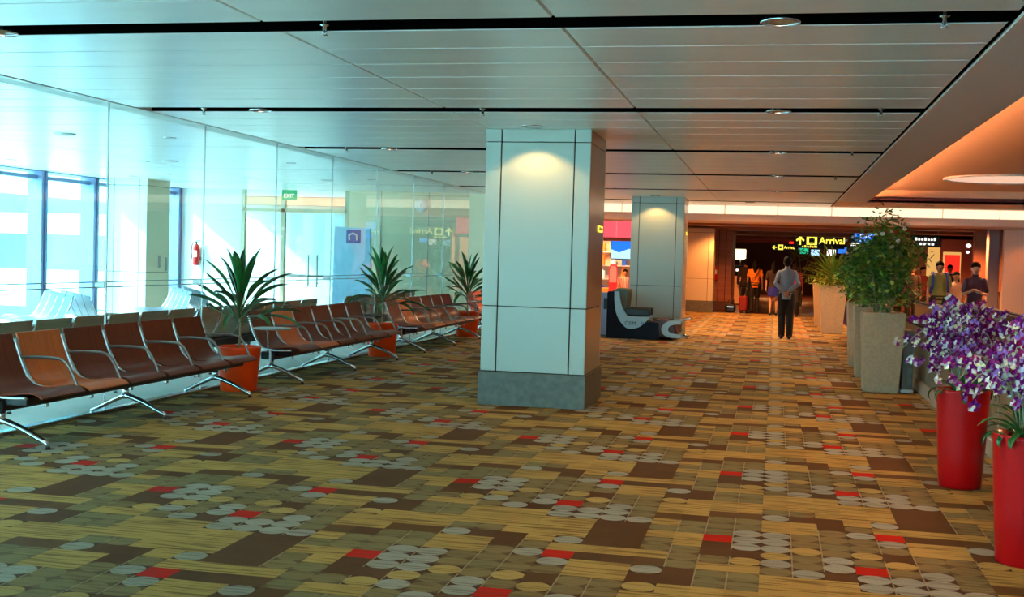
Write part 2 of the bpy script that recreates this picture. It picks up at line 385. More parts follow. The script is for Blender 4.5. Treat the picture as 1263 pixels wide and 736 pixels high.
# ------------------------------------------------------------------ outer walls
b=MB(); b.box(1.2,12,-6.2,-6,0,3.4); b.box(-14,-13.4,-6.2,-6,0,3.4); b.box(-13.4,1.2,-6.2,-6,ZC-.05,3.4); b.box(-13.4,1.2,-6.2,-6,0,.1); struct(b.build('wall_back',M['clad_beige']))
b=MB(); b.box(-13.4,1.2,-6.12,-6.108,.1,ZC-.05); struct(b.build('window_90',M['wglass']))
for k in range(9):
    b=MB(); x=-13.4+1.825*k; b.box(x-.05,x+.05,-6.18,-6.02,.1,ZC-.05); struct(b.build('trim_%d'%(90+k),M['blue_frame']))
b=MB(); b.box(7.5,7.7,-6,29,0,3.4); struct(b.build('wall_right',M['wallpink']))
b=MB(); b.box(11.9,12.1,29,85,0,3.2); b.box(-9.3,12.1,66,66.2,0,3.2); b.box(-9.4,-9.2,28.8,85,0,3.2); struct(b.build('wall_far',M['wallbrown']))
b=MB(); b.box(7.4,12,28.9,29.1,0,2.6); struct(b.build('wall_right',M['wallpink']))
# lounge end wall: solid left part, solid right part
b=MB(); b.box(-13.6,-11.95,25.3,25.42,0,ZC); struct(b.build('wall_end',M['white']),'white end wall of the lounge')
b=MB(); b.box(-9.35,-6.15,25.3,25.42,0,ZC); struct(b.build('wall_end',M['wall_l']),'beige end wall of the lounge')
b=MB()
for x in (-8.6,-7.5): b.box(x,x+.012,25.285,25.3,0,ZC)
struct(b.build('trim_7',M['steel_d']))
b=MB(); b.box(-6.3,-6.2,25.42,33.8,0,ZC); struct(b.build('wall_left',M['clad_beige']))
b=MB(); b.box(-13.6,-6.3,28.66,28.8,0,2.6); struct(b.build('wall_end',M['white']))
# window wall of the lounge
b=MB()
b.box(-13.72,-13.5,-6,28.6,0,.10,0,.01); b.box(-13.68,-13.52,-6,28.6,2.79,2.86)
b.box(-13.72,-13.5,-6,28.6,2.94,3.0)
struct(b.build('trim_8',M['blue_frame']),'blue-grey window rails of the lounge')
ys=[20.0+1.75*k for k in range(-14,5)]
for k,y in enumerate(ys):
    if y>28.4: continue
    b=MB(); b.box(-13.74,-13.42,y-.10,y-.03,0,2.95,0,.01); b.box(-13.74,-13.42,y+.03,y+.10,0,2.95,0,.01); b.box(-13.66,-13.5,y-.03,y+.03,0,2.95)
    struct(b.build('trim_%d'%(20+k),M['blue_frame']))
    if k+1<len(ys):
        b=MB(); b.box(-13.61,-13.6,y+.03,ys[k+1]-.03,.1,2.94); struct(b.build('window_%d'%(k+1),M['wglass']))
# glass partition panes with slim joints
py=[-5.6+1.951*k for k in range(16)]; py=[6.33+1.951*k for k in range(-6,10)]
for k in range(len(py)-1):
    y0,y1=py[k],min(py[k+1],25.28)
    b=MB(); b.box(-6.212,-6.2,y0+.006,y1-.006,.02,ZC-.008); struct(b.build('window_%d'%(40+k),M['glass']))
    b=MB(); b.box(-6.214,-6.198,y0-.005,y0+.005,0,ZC-.008); struct(b.build('trim_%d'%(60+k),M['steel_d']))
b=MB(); b.box(-6.26,-6.16,-5.4,25.3,0,.03,0,.005); struct(b.build('baseboard_left',M['steel']),'pale steel sill under the glass partition')
# rail on the glass
t=thing('glass_guard_rail','slim double steel guard rail fixed along the glass partition','rail',(-6.31,0,1.22))
b=MB(); b.tube([(0,-5.3,.02),(0,25.2,.02)],.005,8); b.tube([(0,-5.3,-.03),(0,25.2,-.03)],.005,8); b.build('rail_bar',M['steel_d'],t)
b=MB(); b.box(-.006,.098,-.012,.012,-.036,.026,0,.003); br=b.build('bracket',M['steel_d'],t); br.location=(0,py[0],0)
for y in py[1:-1]:
    o=br.copy(); COL.objects.link(o); o.parent=t; o.location=(0,y,0)
# end glazing with a double glass door
b=MB(); b.box(-11.95,-11.86,25.3,25.4,0,ZC,0,.01); b.box(-10.98,-10.88,25.3,25.4,0,ZC,0,.01); b.box(-9.45,-9.35,25.3,25.4,0,ZC,0,.01); b.box(-11.9,-9.4,25.3,25.4,2.45,2.53)
struct(b.build('trim_9',M['clad_beige']))
b=MB(); b.box(-11.86,-10.98,25.34,25.352,0,2.95); struct(b.build('window_60',M['wglass']))
for n_,(xa,xb,hx) in enumerate(((-10.88,-10.18,-10.28),(-10.17,-9.45,-10.07))):
    d=thing('door_%d'%(n_+1),'clear glass door leaf with vertical steel pull handle','door',(xa,25.34,0)); d['kind']='structure'
    d['label']=['glass door leaf in the lounge end wall, nearer the white wall','glass door leaf in the lounge end wall, nearer the beige wall'][n_]
    b=MB(); b.box(0,xb-xa,0,.012,.1,2.44); b.build('pane',M['wglass'],d)
    b=MB(); b.box(0,xb-xa,-.01,.025,0,.1,0,.004); b.box(0,xb-xa,-.01,.025,1.0,1.05,0,.004); b.build('rail',M['steel_d'],d)
    b=MB(); b.tube([(hx-xa,-.07,.78),(hx-xa,-.07,1.5)],.018,8); b.tube([(hx-xa,-.07,.86),(hx-xa,.0,.86)],.012,6); b.tube([(hx-xa,-.07,1.42),(hx-xa,.0,1.42)],.012,6); b.build('handle',M['steel_d'],d)
# ------------------------------------------------------------------ outside the windows
b=MB(); b.box(-90,-13.8,-60,90,-4.2,-4.0); struct(b.build('outside_ground',M['concrete']),'bright concrete apron outside the windows')
b=MB(); b.box(-17.5,-13.9,-10,60,-.5,-.2); struct(b.build('outside_terrace',M['concrete']))
t=thing('terminal_wing','pale low terminal wing with teal glass bands beyond the windows','building',(-56,60,-4))
b=MB(); b.box(-14,14,-50,50,0,13,0,.05); b.build('wall',M['white'],t)
b=MB()
for z,h in ((.8,2.8),(4.9,3.4),(9.6,2.8)): b.box(13.9,14.12,-49,49,z,z+h)
b.build('window_band',M['teal_glass'],t)
b=MB(); b.box(-14.5,14.8,-50.5,50.5,13,13.5,0,.05); b.build('roof_edge',M['concrete'],t)
t=thing('boarding_bridge','white boarding bridge on posts with a teal side window outside','bridge',(-24,38,0))
b=MB(); b.box(-9,9,-1.6,1.6,-.6,2.6,0,.1); b.build('tunnel',M['white'],t)
b=MB(); b.box(-8.5,8.5,-1.66,-1.58,.7,1.9); b.build('side_window',M['teal_glass'],t)
for x in (-6,6):
    b=MB(); b.box(x-.3,x+.3,-.4,.4,-4,-.6); b.build('post',M['blue_frame'],t)

# ------------------------------------------------------------------ columns
def column(x0,y0,w,d,h,label,cat='column',clad='clad',side='side',ph=.36):
    t=thing('square_column',label,cat,(x0,y0,0))
    g=.012; s=.17
    b=MB(); b.box(.02,w-.02,.02,d-.02,0,h); b.build('core',M['dark'],t)
    b=MB(); b.box(-.02,w+.02,-.02,d+.02,0,ph,0,.004); b.build('plinth',M['plinth'],t)
    zs=[ph+.008,1.06,1.068,h-.14,h-.132,h]
    for f in range(4):
        b=MB()
        W=w if f%2==0 else d
        xs=[0,s-g/2,s+g/2,W-s-g/2,W-s+g/2,W] if f%2==0 else [.0,W]
        for i in range(0,len(xs),2):
            for j in range(0,6,2):
                a,c=xs[i],xs[i+1]
                if f==0: b.box(a,c,0,.022,zs[j],zs[j+1],0,.003)
                elif f==2: b.box(a,c,d-.022,d,zs[j],zs[j+1],0,.003)
                elif f==1: b.box(w-.022,w,a+.022,c-.022,zs[j],zs[j+1],0,.003)
                else: b.box(0,.022,a+.022,c-.022,zs[j],zs[j+1],0,.003)
        b.build('cladding_panel',M[clad if f%2==0 else side],t)
    return t
column(-3.06,12.42,1.13,1.13,ZC,'large square column with pale panels and grey plinth, in the middle of the hall')
column(-3.03,25.4,1.12,1.13,ZC,'square pale-panelled column directly behind the massage chair')
column(-2.94,38.2,1.03,1.1,2.66,'beige panelled column beside the dark concourse entrance',clad='clad_beige',side='clad_beige')
column(-13.3,21.9,.9,.95,ZC,'square pale column standing by the lounge windows',clad='white',side='clad_beige',ph=.2)  # sunlit front and dimmer sides put into the cladding colours
t=thing('wood_clad_pier','orange-brown wood-clad pier carrying the red fire extinguisher','pier',(-2.1,40.2,0))
b=MB(); b.box(0,.70,0,3,.3,2.66,0,.01); b.build('cladding',M['wallwood'],t)
b=MB(); b.box(-.02,.72,-.02,3.02,0,.3,0,.01); b.build('plinth',M['wallbrown'],t)
b=MB()
for x in (.25,.48): b.box(x,x+.015,-.005,.0,.3,2.66)
b.build('joint',M['dark'],t)
# small yellow plates with dark marks on the columns
for (x,y,z,l) in ((-1.93,13.25,1.93,'small yellow plate on the side of the large middle column'),(-1.91,26.2,2.2,'small yellow plate on the column behind the massage chair')):
    t=thing('yellow_plate',l,'sign',(x,y,z)); b=MB(); b.box(0,.012,-.16,.16,-.035,.035,0,.003); b.build('plate',M['e_yel'],t)
    b=MB(); b.box(.0,.016,-.12,-.05,-.02,.02); b.box(.0,.016,0,.1,-.012,.012); b.build('marking',M['black'],t)

# right-hand far walls
b=MB(); b.box(5.25,7.45,29.95,30.15,0,2.6); struct(b.build('wall_right',M['wallpink']),'pale rose wall panel beyond the walkways')
b=MB(); b.box(5.35,8.2,35,35.2,0,2.66); struct(b.build('wall_right',M['wallrose']),'brown-rose wall panel beyond the walkways')
t=thing('slim_grey_column','slim violet-grey column in front of the brown-rose wall','column',(5.62,33.6,0)); b=MB(); b.box(-.15,.15,-.15,.15,.15,2.66,0,.02); b.build('shaft',mat('violet_grey',S(158,140,146),.5),t)
b=MB(); b.box(-.2,.2,-.2,.2,0,.15,0,.01); b.build('base',M['plinth'],t)

# ------------------------------------------------------------------ lamps
def lamp(kind,name,loc,energy,col,rot=(0,0,0),size=.1,spot=None,blend=.6,sy=None):
    l=bpy.data.lights.new(name,kind); l.energy=energy; l.color=col
    if kind=='SPOT': l.spot_size=rad(spot); l.spot_blend=blend; l.shadow_soft_size=size
    elif kind=='POINT': l.shadow_soft_size=size
    elif kind=='AREA':
        l.shape='DISK' if sy is None else 'RECTANGLE'; l.size=size
        if sy: l.size_y=sy
    elif kind=='SUN': l.angle=rad(1.5)
    o=bpy.data.objects.new(name,l); COL.objects.link(o); o.location=loc; o.rotation_euler=rot
    return o
def downlight_proto():
    t=thing('recessed_downlight','','downlight',(0,0,0))
    b=MB(); b.lathe([(.105,-.004),(.112,.0),(.112,.01),(.095,.012),(.06,.10),(.03,.12)],n=24,cap=False); b.build('reflector',M['steel'],t)
    b=MB(); b.ell((0,0,.07),(.028,.028,.045)); b.build('bulb',M['e_bulb'],t)
    b=MB(); b.lathe([(.03,.12),(.05,.13),(.05,.17),(.02,.175)],n=16); b.build('housing',M['black'],t)
    return t
dl=downlight_proto(); first=True
ordn=['nearest','second','third','fourth','fifth','sixth']
for k,y in enumerate((6.86,10.86,14.86,18.86,22.86)):
    for x,side in ((-.02,'open hall'),(-4.95,'bench')):
        lab='recessed downlight in the %s dark ceiling slot, on the %s side'%(ordn[k],side)
        if first: o=dl; o.location=(x,y,ZC-.005); o['label']=lab; o['group']='downlights in the ceiling slots'; first=False
        else: o=copy_tree(dl,(x,y,ZC-.005),0,lab,'downlights in the ceiling slots')
        lamp('SPOT','downlight_beam',(x,y,ZC-.03),(80 if x>-1 else 25),(1,.70,.42),size=.05,spot=110)
for y,l in ((12.12,'small downlight washing the large middle column from the ceiling'),(25.1,'small downlight washing the column behind the massage chair')):
    copy_tree(dl,(-2.5,y,ZC-.004),0,l,'column downlights')
    lamp('SPOT','column_wash',(-2.5,y-.02,ZC-.03),26,(1,.60,.20),size=.03,spot=118,blend=.35)
# sprinklers
def sprinkler():
    t=thing('ceiling_sprinkler','','sprinkler')
    b=MB(); b.lathe([(.028,0),(.03,-.004),(.012,-.01),(.008,-.05)],n=14); b.tube([(-.012,0,-.03),(-.012,0,-.06)],.003,6); b.tube([(.012,0,-.03),(.012,0,-.06)],.003,6); b.tube([(0,0,0),(0,0,.16)],.01,8); b.build('body',M['steel'],t)
    b=MB(); b.lathe([(.02,-.062),(.022,-.065),(.002,-.068)],n=14); b.build('deflector',M['steel'],t)
    return t
sp=sprinkler(); f=True
for k,y in enumerate((6.86,10.86,14.86,18.86)):
    for x,side in ((.85,'near the walkway edge'),(-2.72,'above the middle column line'),(-5.55,'near the glass partition')):
        lab='small sprinkler in the %s ceiling slot %s'%(ordn[k],side)
        if f: o=sp; o.location=(x,y,ZC+.02); o['label']=lab; o['group']='sprinklers in the ceiling slots'; f=False
        else: copy_tree(sp,(x,y,ZC+.02),0,lab,'sprinklers in the ceiling slots')
# lounge ceiling fittings
def disc():
    t=thing('ceiling_speaker','','speaker')
    b=MB(); b.lathe([(.13,0),(.13,-.012),(.11,-.02),(.001,-.03)],n=22); b.build('grille',M['white'],t)
    return t
ds=disc()
places=[(-8.0,9.4,'nearest the hall end'),(-8.6,13.2,'above the back-to-back benches'),(-9.4,17.3,'midway to the glass doors'),(-11.8,15.4,'close to the windows'),(-8.4,21.5,'nearest the beige end wall'),(-11.2,20.4,'in front of the lounge column')]
for k,(x,y,l) in enumerate(places):
    lab='round white ceiling disc over the lounge, '+l
    if k==0: ds.location=(x,y,ZC); ds['label']=lab; ds['group']='round discs on the lounge ceiling'
    else: copy_tree(ds,(x,y,ZC),0,lab,'round discs on the lounge ceiling')
k=0
for y in (9.8,13.6,17.4,21.2):
    for x,l in ((-7.4,'by the glass partition'),(-9.9,'along the middle'),(-12.3,'by the windows')):
        copy_tree(dl,(x,y,ZC-.004),0,'lounge ceiling downlight in the %s row, %s'%(ordn[int((y-9.8)/3.8+.1)],l),'lounge downlights',.7)
# round lamp in the recessed ceiling
t=thing('round_ceiling_lamp','large round glowing ceiling lamp over the moving walkways','ceiling light',(3.95,22.2,3.2))
b=MB(); b.lathe([(1.1,0),(1.12,-.03),(1.08,-.035),(1.06,-.01)],n=64,cap=False); b.build('rim',M['white'],t)
b=MB(); b.lathe([(1.06,-.012),(.7,-.02),(.001,-.025)],n=64); b.build('diffuser',M['e_disc'],t)
t=thing('round_ceiling_lamp','second round ceiling lamp over the walkways, nearer the camera','ceiling light',(3.95,12.2,3.2))
b=MB(); b.lathe([(1.1,0),(1.12,-.03),(1.08,-.035),(1.06,-.01)],n=64,cap=False); b.build('rim',M['white'],t)
b=MB(); b.lathe([(1.06,-.012),(.7,-.02),(.001,-.025)],n=64); b.build('diffuser',M['e_disc'],t)
# warm lamps over the walkways and in the far concourse, several added as fill
W=(1,.50,.22)
for x,l in ((-4.4,'left'),(-.6,'middle'),(3.2,'right')):
    copy_tree(dl,(x,27.1,ZC-.005),0,{'left':'added downlight before the luminous band, behind the big column','middle':'added downlight before the luminous band, over the concourse entrance','right':'added downlight before the luminous band, over the walkways'}[l],'added downlights before the luminous band')
    lamp('SPOT','bulkhead_fill',(x,27.1,ZC-.03),300,(1,.55,.28),size=.05,spot=165)  # downlights added to brighten the bulkhead lip
for (x,y,e) in ((3.9,4,260),(3.9,10,300),(3.9,17,380),(5.6,24,500),(6.6,27.2,500)): lamp('SPOT','walkway_spot',(x,y,3.15),e,W,size=.15,spot=140)  # bare spots; the farthest is added to brighten the rose wall
for (x,y,e) in ((-.5,31,330),(-.3,35.5,420),(3.5,32,330),(-4.6,31.5,240)): lamp('SPOT','concourse_lamp',(x,y,2.62),e,(1,.46,.16),size=.12,spot=150)
for (x,y,e) in ((-1.6,37.6,200),(1,43,130),(4.5,40,350),(6.5,43,300),(1,56,600),(5,58,500),(.5,50,400),(5.0,33.6,420),(6.2,29.25,220),(-.5,60,500)): lamp('SPOT','concourse_fill',(x,y,2.62),e,(1,.36,.10),size=.12,spot=150)  # unseen spots added to lift the dark concourse and rose walls
sun=lamp('SUN','sun',(-30,0,20),6.0,(1,.97,.92)); sun.rotation_euler=Vector((.80,.42,-.62)).to_track_quat('-Z','Y').to_euler()
# ------------------------------------------------------------------ benches
def arc(pts,n=6):
    """Catmull-Rom smoothing of a polyline"""
    P=[pts[0]]+list(pts)+[pts[-1]]; out=[]
    for i in range(1,len(P)-2):
        for s in range(n):
            t=s/n; q=[]
            for k in range(len(P[i])):
                a,b_,c,d=P[i-1][k],P[i][k],P[i+1][k],P[i+2][k]
                q.append(.5*((2*b_)+(-a+c)*t+(2*a-5*b_+4*c-d)*t*t+(-a+3*b_-3*c+d)*t**3))
            out.append(tuple(q))
    out.append(tuple(pts[-1])); return out
PROF=arc([(-.27,.85),(-.235,.735),(-.18,.59),(-.125,.49),(-.03,.43),(.10,.425),(.26,.445),(.36,.44),(.42,.405)],5)
SW=['shell_w']
def shell(y0,y1,t=.016):
    n=len(PROF); V=[];F=[]
    nr=[]
    for i,p in enumerate(PROF):
        a=PROF[max(i-1,0)];c=PROF[min(i+1,n-1)]; dx,dz=c[0]-a[0],c[1]-a[1]; L=math.hypot(dx,dz); nr.append((dz/L,-dx/L))
    for y in (y0,y1):
        for i,p in enumerate(PROF): V.append((p[0],y,p[1]))
        for i,p in enumerate(PROF): V.append((p[0]+nr[i][0]*-t,y,p[1]+nr[i][1]*t*1.0) if False else (p[0]+nr[i][0]*t,y,p[1]+nr[i][1]*t))
    m=2*n
    for i in range(n-1):
        F+= [(i,i+1,m+i+1,m+i),(n+i+1,n+i,m+n+i,m+n+i+1),(i,n+i,n+i+1,i+1),(m+i,m+i+1,m+n+i+1,m+n+i)]
    F+= [(0,m,m+n,n),(n-1,2*n-1,m+2*n-1,m+n-1)]
    b=MB(); b.add(V,F,0,False); return b
def bench(label,loc,rz,seats,colors,table=False,group=None,frame='steel',pitch=.66):
    """runs along +Y, seats face +X"""
    t=thing('beam_bench',label,'bench',loc,rz,group)
    Ln=seats*pitch
    b=MB(); b.box(-.10,.08,.03,Ln-.03,.285,.38,0,.01); b.box(-.03,.27,.06,Ln-.06,.33,.405,0,.01); b.build('beam',M['black'],t)
    protos={}
    for i in range(seats):
        mk=colors[i%len(colors)]
        if mk not in protos:
            o=shell(.03,pitch-.03).build('seat_shell',M[mk],t); protos[mk]=o
            md=o.modifiers.new('round','BEVEL'); md.width=.006; md.segments=2; md.limit_method='ANGLE'
        else:
            o=protos[mk].copy(); COL.objects.link(o); o.parent=t
        o.location=(0,i*pitch,0)
        if mk=='wood_o': o['label']='orange plywood seat shell'
    side=None
    for i in range(seats+1):
        if side is None:
            b=MB(); pr=[(-.255,.82),(-.20,.66),(-.13,.52),(-.05,.44),(.10,.415),(.30,.42)]
            b.tube([(p[0]-.006,0,p[1]-.016) for p in arc(pr,4)],.026,6,flat=.5)
            b.box(.02,.05,-.02,.02,.25,.42,0,.004)
            side=b.build('side_frame',M[frame],t)
            o=side
        else: o=side.copy(); COL.objects.link(o); o.parent=t
        o.location=(0,i*pitch if 0<i<seats else (.012 if i==0 else Ln-.012),0)
    arm=None
    for i in (range(1,seats+1) if colors!=SW else []):
        if arm is None:
            b=MB(); b.tube(arc([(-.20,0,.645),(-.10,0,.655),(.10,0,.655),(.18,0,.64),(.235,0,.59),(.29,0,.49),(.315,0,.43)],4),.0115,8,flat=1.2)
            b.ell((-.2,0,.655),(.022,.018,.02)); arm=b.build('armrest',M['arm'],t); o=arm
        else: o=arm.copy(); COL.objects.link(o); o.parent=t
        o.location=(0,min(i*pitch,Ln-.02),0)
    leg=None
    for y in ([.15,Ln/2,Ln-.15] if seats>4 else [.3,Ln-.3]):
        if leg is None:
            b=MB(); b.tube([(-.02,0,.30),(-.02,0,.17)],[.035,.03],10)
            for sx in (.38,-.36):
                b.tube(arc([(-.02,0,.205),(sx*.4,0,.15),(sx*.86,0,.07),(sx,0,.045),(sx*1.02,0,.02)],4),[.034-.0008*i for i in range(17)],9,flat=.75)
            leg=b.build('leg',M['steel'],t); o=leg
            b=MB()
            for sx in (.388,-.367): b.lathe([(.02,0),(.022,.012),(.014,.025)],(sx,0,0),12)
            ft=b.build('foot_pad',M['rubber'],leg)
        else:
            o=leg.copy(); COL.objects.link(o); o.parent=t; f2=ft.copy(); COL.objects.link(f2); f2.parent=o
        o.location=(0,y,0)
    if table:
        b=MB(); b.lathe([(.001,.0),(.18,.0),(.20,.008),(.20,.018),(.18,.024),(.001,.025)],(.10,-.10,.655),32,sx=1.15,sy=.95)
        tb=b.build('side_table',M['steel_d'],t); tb['label']='oval grey side table at the end'
        b=MB(); b.tube([(.0,-.05,.66),(.0,.0,.60),(.0,.02,.38)],.016,8); b.build('table_post',M['steel'],tb)
    return t
WB=['wood_b','wood_o','wood_b','wood_b','wood_b','wood_b']
GB='wooden beam benches facing the hall'
XB=-5.86
bench('six-seat wooden beam bench nearest the camera, one shell orange',(XB,8.08,0),0,6,WB,group=GB)
bench('six-seat wooden beam bench with oval end table, between two orange pots',(XB,13.2,0),0,6,WB,True,group=GB)
bench('six-seat wooden beam bench just left of the large middle column',(XB,18.3,0),0,6,WB,group=GB)
bench('farthest wooden beam bench with end table, mostly behind the large middle column',(XB,23.4,0),0,3,['wood_b','wood_o','wood_b'],True,group=GB)
GL='benches backing onto the glass partition'
EB=['wood_e','wood_e','wood_e','wood_e','wood_t','wood_e']
bench('lounge bench behind the glass, backing the nearest wooden bench',(-7.28,13.6,0),pi,6,EB,group=GL)
bench('lounge bench behind the glass, backing the bench with the end table',(-7.28,17.65,0),pi,6,EB,group=GL)
bench('lounge bench behind the glass, backing the third wooden bench',(-7.28,22.849999999999998,0),pi,6,EB,group=GL)
GW='pale benches in the middle of the lounge'
SW=['shell_w']
def lb(lab,x0,y0,x1,y1,n): # from far-left end to near-right end
    a=math.atan2(y1-y0,x1-x0)
    return a
# bench axis runs from A to B, seats face the windows / the column
bench('pale four-seat lounge bench facing the windows, nearest the blue mullions',(-11.83,17.19,0),rad(222),4,SW,group=GW)
bench('pale lounge bench back to back with the one by the mullions',(-9.48,15.74,0),rad(42),4,SW,group=GW)
bench('pale five-seat lounge bench in front of the white end wall',(-11.52,20.79,0),rad(214),5,SW,group=GW)
bench('pale five-seat lounge bench backing the one in front of the end wall',(-9.06,18.5,0),rad(34),5,SW,group=GW)

# ------------------------------------------------------------------ plants in orange pots
def blade(b,p0,az,el,L,w,bend,seg=9,pet=.12,m=0,fold=.25):
    d=[cos(az)*cos(el),sin(az)*cos(el),sin(el)]; side=(-sin(az),cos(az),0)
    V=[];F=[];p=list(p0); e=el
    for i in range(seg+1):
        t=i/seg
        ww=w*(.16+.10*t/pet if t<pet else .26+.74*sin(pi*min(1,(t-pet)/(1-pet))**.8))*(1 if t<1 else .02)
        if t>=1: ww=.002
        up=(-cos(az)*sin(e),-sin(az)*sin(e),cos(e))
        V+= [tuple(p[k]-side[k]*ww/2+up[k]*ww*fold for k in range(3)), tuple(p), tuple(p[k]+side[k]*ww/2+up[k]*ww*fold for k in range(3))]
        e-=bend/seg*(.4+1.2*t)
        p=[p[0]+cos(az)*cos(e)*L/seg,p[1]+sin(az)*cos(e)*L/seg,p[2]+sin(e)*L/seg]
    for i in range(seg):
        a=i*3; F+= [(a,a+1,a+4,a+3),(a+1,a+2,a+5,a+4)]
    b.add(V,F,m,True)
def dracaena(label,loc,seed,s=1,rz=0):
    R=random.Random(seed)
    t=thing('potted_dracaena',label,'potted plant',loc,rz,'broad-leaved plants in orange pots',s)
    b=MB(); b.lathe([(.19,0),(.195,.01),(.235,.46),(.24,.48),(.225,.485),(.215,.44)],n=40); b.build('pot',M['orange_pot'],t)
    b=MB(); b.lathe([(.217,.43),(.12,.445),(.001,.45)],n=24); b.build('soil',M['soil'],t)
    b=MB(); b.tube([(0,0,.42),(.005,0,.62),(0,.005,.86),(0,0,1.0)],[.016,.014,.014,.012],8); b.build('trunk',M['stem'],t)
    b=MB()
    for i in range(30):
        u=i/29; az=i*2.399+R.uniform(-.2,.2); z=.70+.26*u
        el=rad(24+60*u**1.2+R.uniform(-8,8)); L=(.78-.10*u)*R.uniform(.78,1.12); w=R.uniform(.075,.11)
        blade(b,(0.01*cos(az),.01*sin(az),z),az,el,L,w,R.uniform(.7,1.7)*(1-.72*u),pet=.30,fold=.35)
    for k,v in enumerate(b.v):
        x=v[0]
        if x<-.2: b.v[k]=(-.2-.2*math.tanh((-.2-x)/.2),v[1],v[2])
    b.build('foliage',M['leaf'],t)
    return t
dracaena('broad-leaved plant in an orange pot at the end of the nearest bench',(-5.87,12.45,0),1,1.03)
dracaena('broad-leaved plant in an orange pot behind the bench with the end table',(-5.90,17.55,0),5,1.05,0)
dracaena('broad-leaved plant in an orange pot farthest away, left of the big column',(-5.90,22.75,0),9,1.02,0)

# ------------------------------------------------------------------ planters
def planter_mesh(b,top,bot,h):
    a,c=top/2,bot/2
    def ring(r,z): return [(-r,-r,z),(r,-r,z),(r,r,z),(-r,r,z)]
    V=ring(c,0)+ring(a,h)+ring(a-.035,h)+ring(a-.05,h-.08)
    F=[(3,2,1,0)]
    for k in range(3):
        for j in range(4): F.append((k*4+j,k*4+(j+1)%4,k*4+4+(j+1)%4,k*4+4+j))
    b.add(V,F)
def leaves(b,n,c,r,R,size,shell=.35,m=0,droop=0,mr=1):
    for i in range(n):
        while True:
            q=[R.uniform(-1,1) for _ in range(3)]; L=math.sqrt(sum(x*x for x in q))
            if shell<L<1: break
        w=1+.22*sin(3*math.atan2(q[1],q[0])+7*q[2])+.12*sin(9*q[2])
        p=[c[k]+q[k]*r[k]*w for k in range(3)]
        s=size*R.uniform(.6,1.3); az=R.uniform(0,2*pi); el=R.uniform(-.9,.9)-droop
        d=(cos(az)*cos(el),sin(az)*cos(el),sin(el)); sd=(-sin(az),cos(az),0); tw=R.uniform(-.5,.5); up=cross(sd,d)
        sd=tuple(sd[k]*cos(tw)+up[k]*sin(tw) for k in range(3))
        V=[p,[p[k]+d[k]*s*.5+sd[k]*s*.26 for k in range(3)],[p[k]+d[k]*s for k in range(3)],[p[k]+d[k]*s*.5-sd[k]*s*.26 for k in range(3)]]
        b.add(V,[(0,1,2,3)],R.randrange(mr) if mr>1 else m)
def bushy(label,loc,seed,rz=0,n=2600,sz=1.0,zc=.55,hh=.56):
    R=random.Random(seed)
    t=thing('planter_with_bush',label,'potted plant',loc,rz,'bushes in tapered grey planters')
    b=MB(); planter_mesh(b,.53,.43,1.02); o=b.build('planter',M['planter'],t)
    md=o.modifiers.new('edge','BEVEL'); md.width=.012; md.segments=2
    b=MB(); b.box(-.21,.21,-.21,.21,.9,.95); b.build('soil',M['soil'],t)
    b=MB()
    for i in range(16):
        a=R.uniform(0,2*pi); r1=R.uniform(.02,.1); r2=R.uniform(.08,.30)
        b.tube([(r1*cos(a),r1*sin(a),.94),(r2*.6*cos(a),r2*.6*sin(a),1.2),(r2*cos(a),r2*sin(a),1.45+R.uniform(0,.35))],[.008,.006,.003],5)
    b.build('stems',M['stem'],t)
    b=MB(); leaves(b,n,(0,0,1.05+zc),(.42*sz,.42*sz,hh),R,.085,.25,mr=3)
    b.build('foliage',[M['leaf_b'],M['leaf'],M['leaf_o']],t)
    b=MB()
    for i in range(12):
        a=R.uniform(0,2*pi); q=R.uniform(.1,.42); z=1.05+zc+R.uniform(.1,.55)
        for k in range(5): b.ell((q*cos(a)+R.uniform(-.02,.02),q*sin(a)+R.uniform(-.02,.02),z+R.uniform(-.02,.02)),(.016,.016,.013),0,6,4)
    b.build('blossom',M['pet_w'],t)
    return t
bushy('leafy bush in the nearest tapered grey planter beside the walkway',(1.37,15.98,0),2,0,3000,1.04,.58,.60)
bushy('leafy bush in the middle of the three close-set grey planters',(1.40,17.95,0),3,.0,2200,1.0,.45,.50)
bushy('leafy bush in the farthest of the three close-set grey planters',(1.42,19.9,0),4,.0,2000,1.0,.42,.46)
def spiky(label,loc,seed,pm='planter'):
    R=random.Random(seed)
    t=thing('planter_with_spiky_plant',label,'potted plant',loc,0,'spiky plants in the farther planters')
    b=MB(); planter_mesh(b,.62,.46,1.12); o=b.build('planter',M[pm],t)
    md=o.modifiers.new('edge','BEVEL'); md.width=.012; md.segments=2
    b=MB(); b.box(-.24,.24,-.24,.24,1.0,1.05); b.build('soil',M['soil'],t)
    b=MB(); b.tube([(0,0,1.0),(.02,0,1.25),(0,0,1.4)],[.05,.045,.03],8); b.build('trunk',M['bark'],t)
    b=MB()
    for i in range(44):
        u=i/43; az=i*2.399; blade(b,(0,0,1.25+.12*u),az,rad(10+68*u),.78*R.uniform(.8,1.15),.05,R.uniform(.3,.9),seg=7,pet=.1,m=R.randrange(2))
    b.build('foliage',[M['leaf_o'],M['leaf_b']],t)
    b=MB(); leaves(b,520,(0,0,1.2),(.46,.46,.16),R,.08,.1,mr=2); b.build('undergrowth',[M['leaf_y'],M['leaf_b']],t)
    return t
spiky('spiky plant over yellow-green leaves in a grey-brown planter past the bushes',(1.35,29.1,0),6)
spiky('spiky plant in the pale orange-tinted planter behind the grey-brown one',(1.30,32.4,0),8,'planter_w')

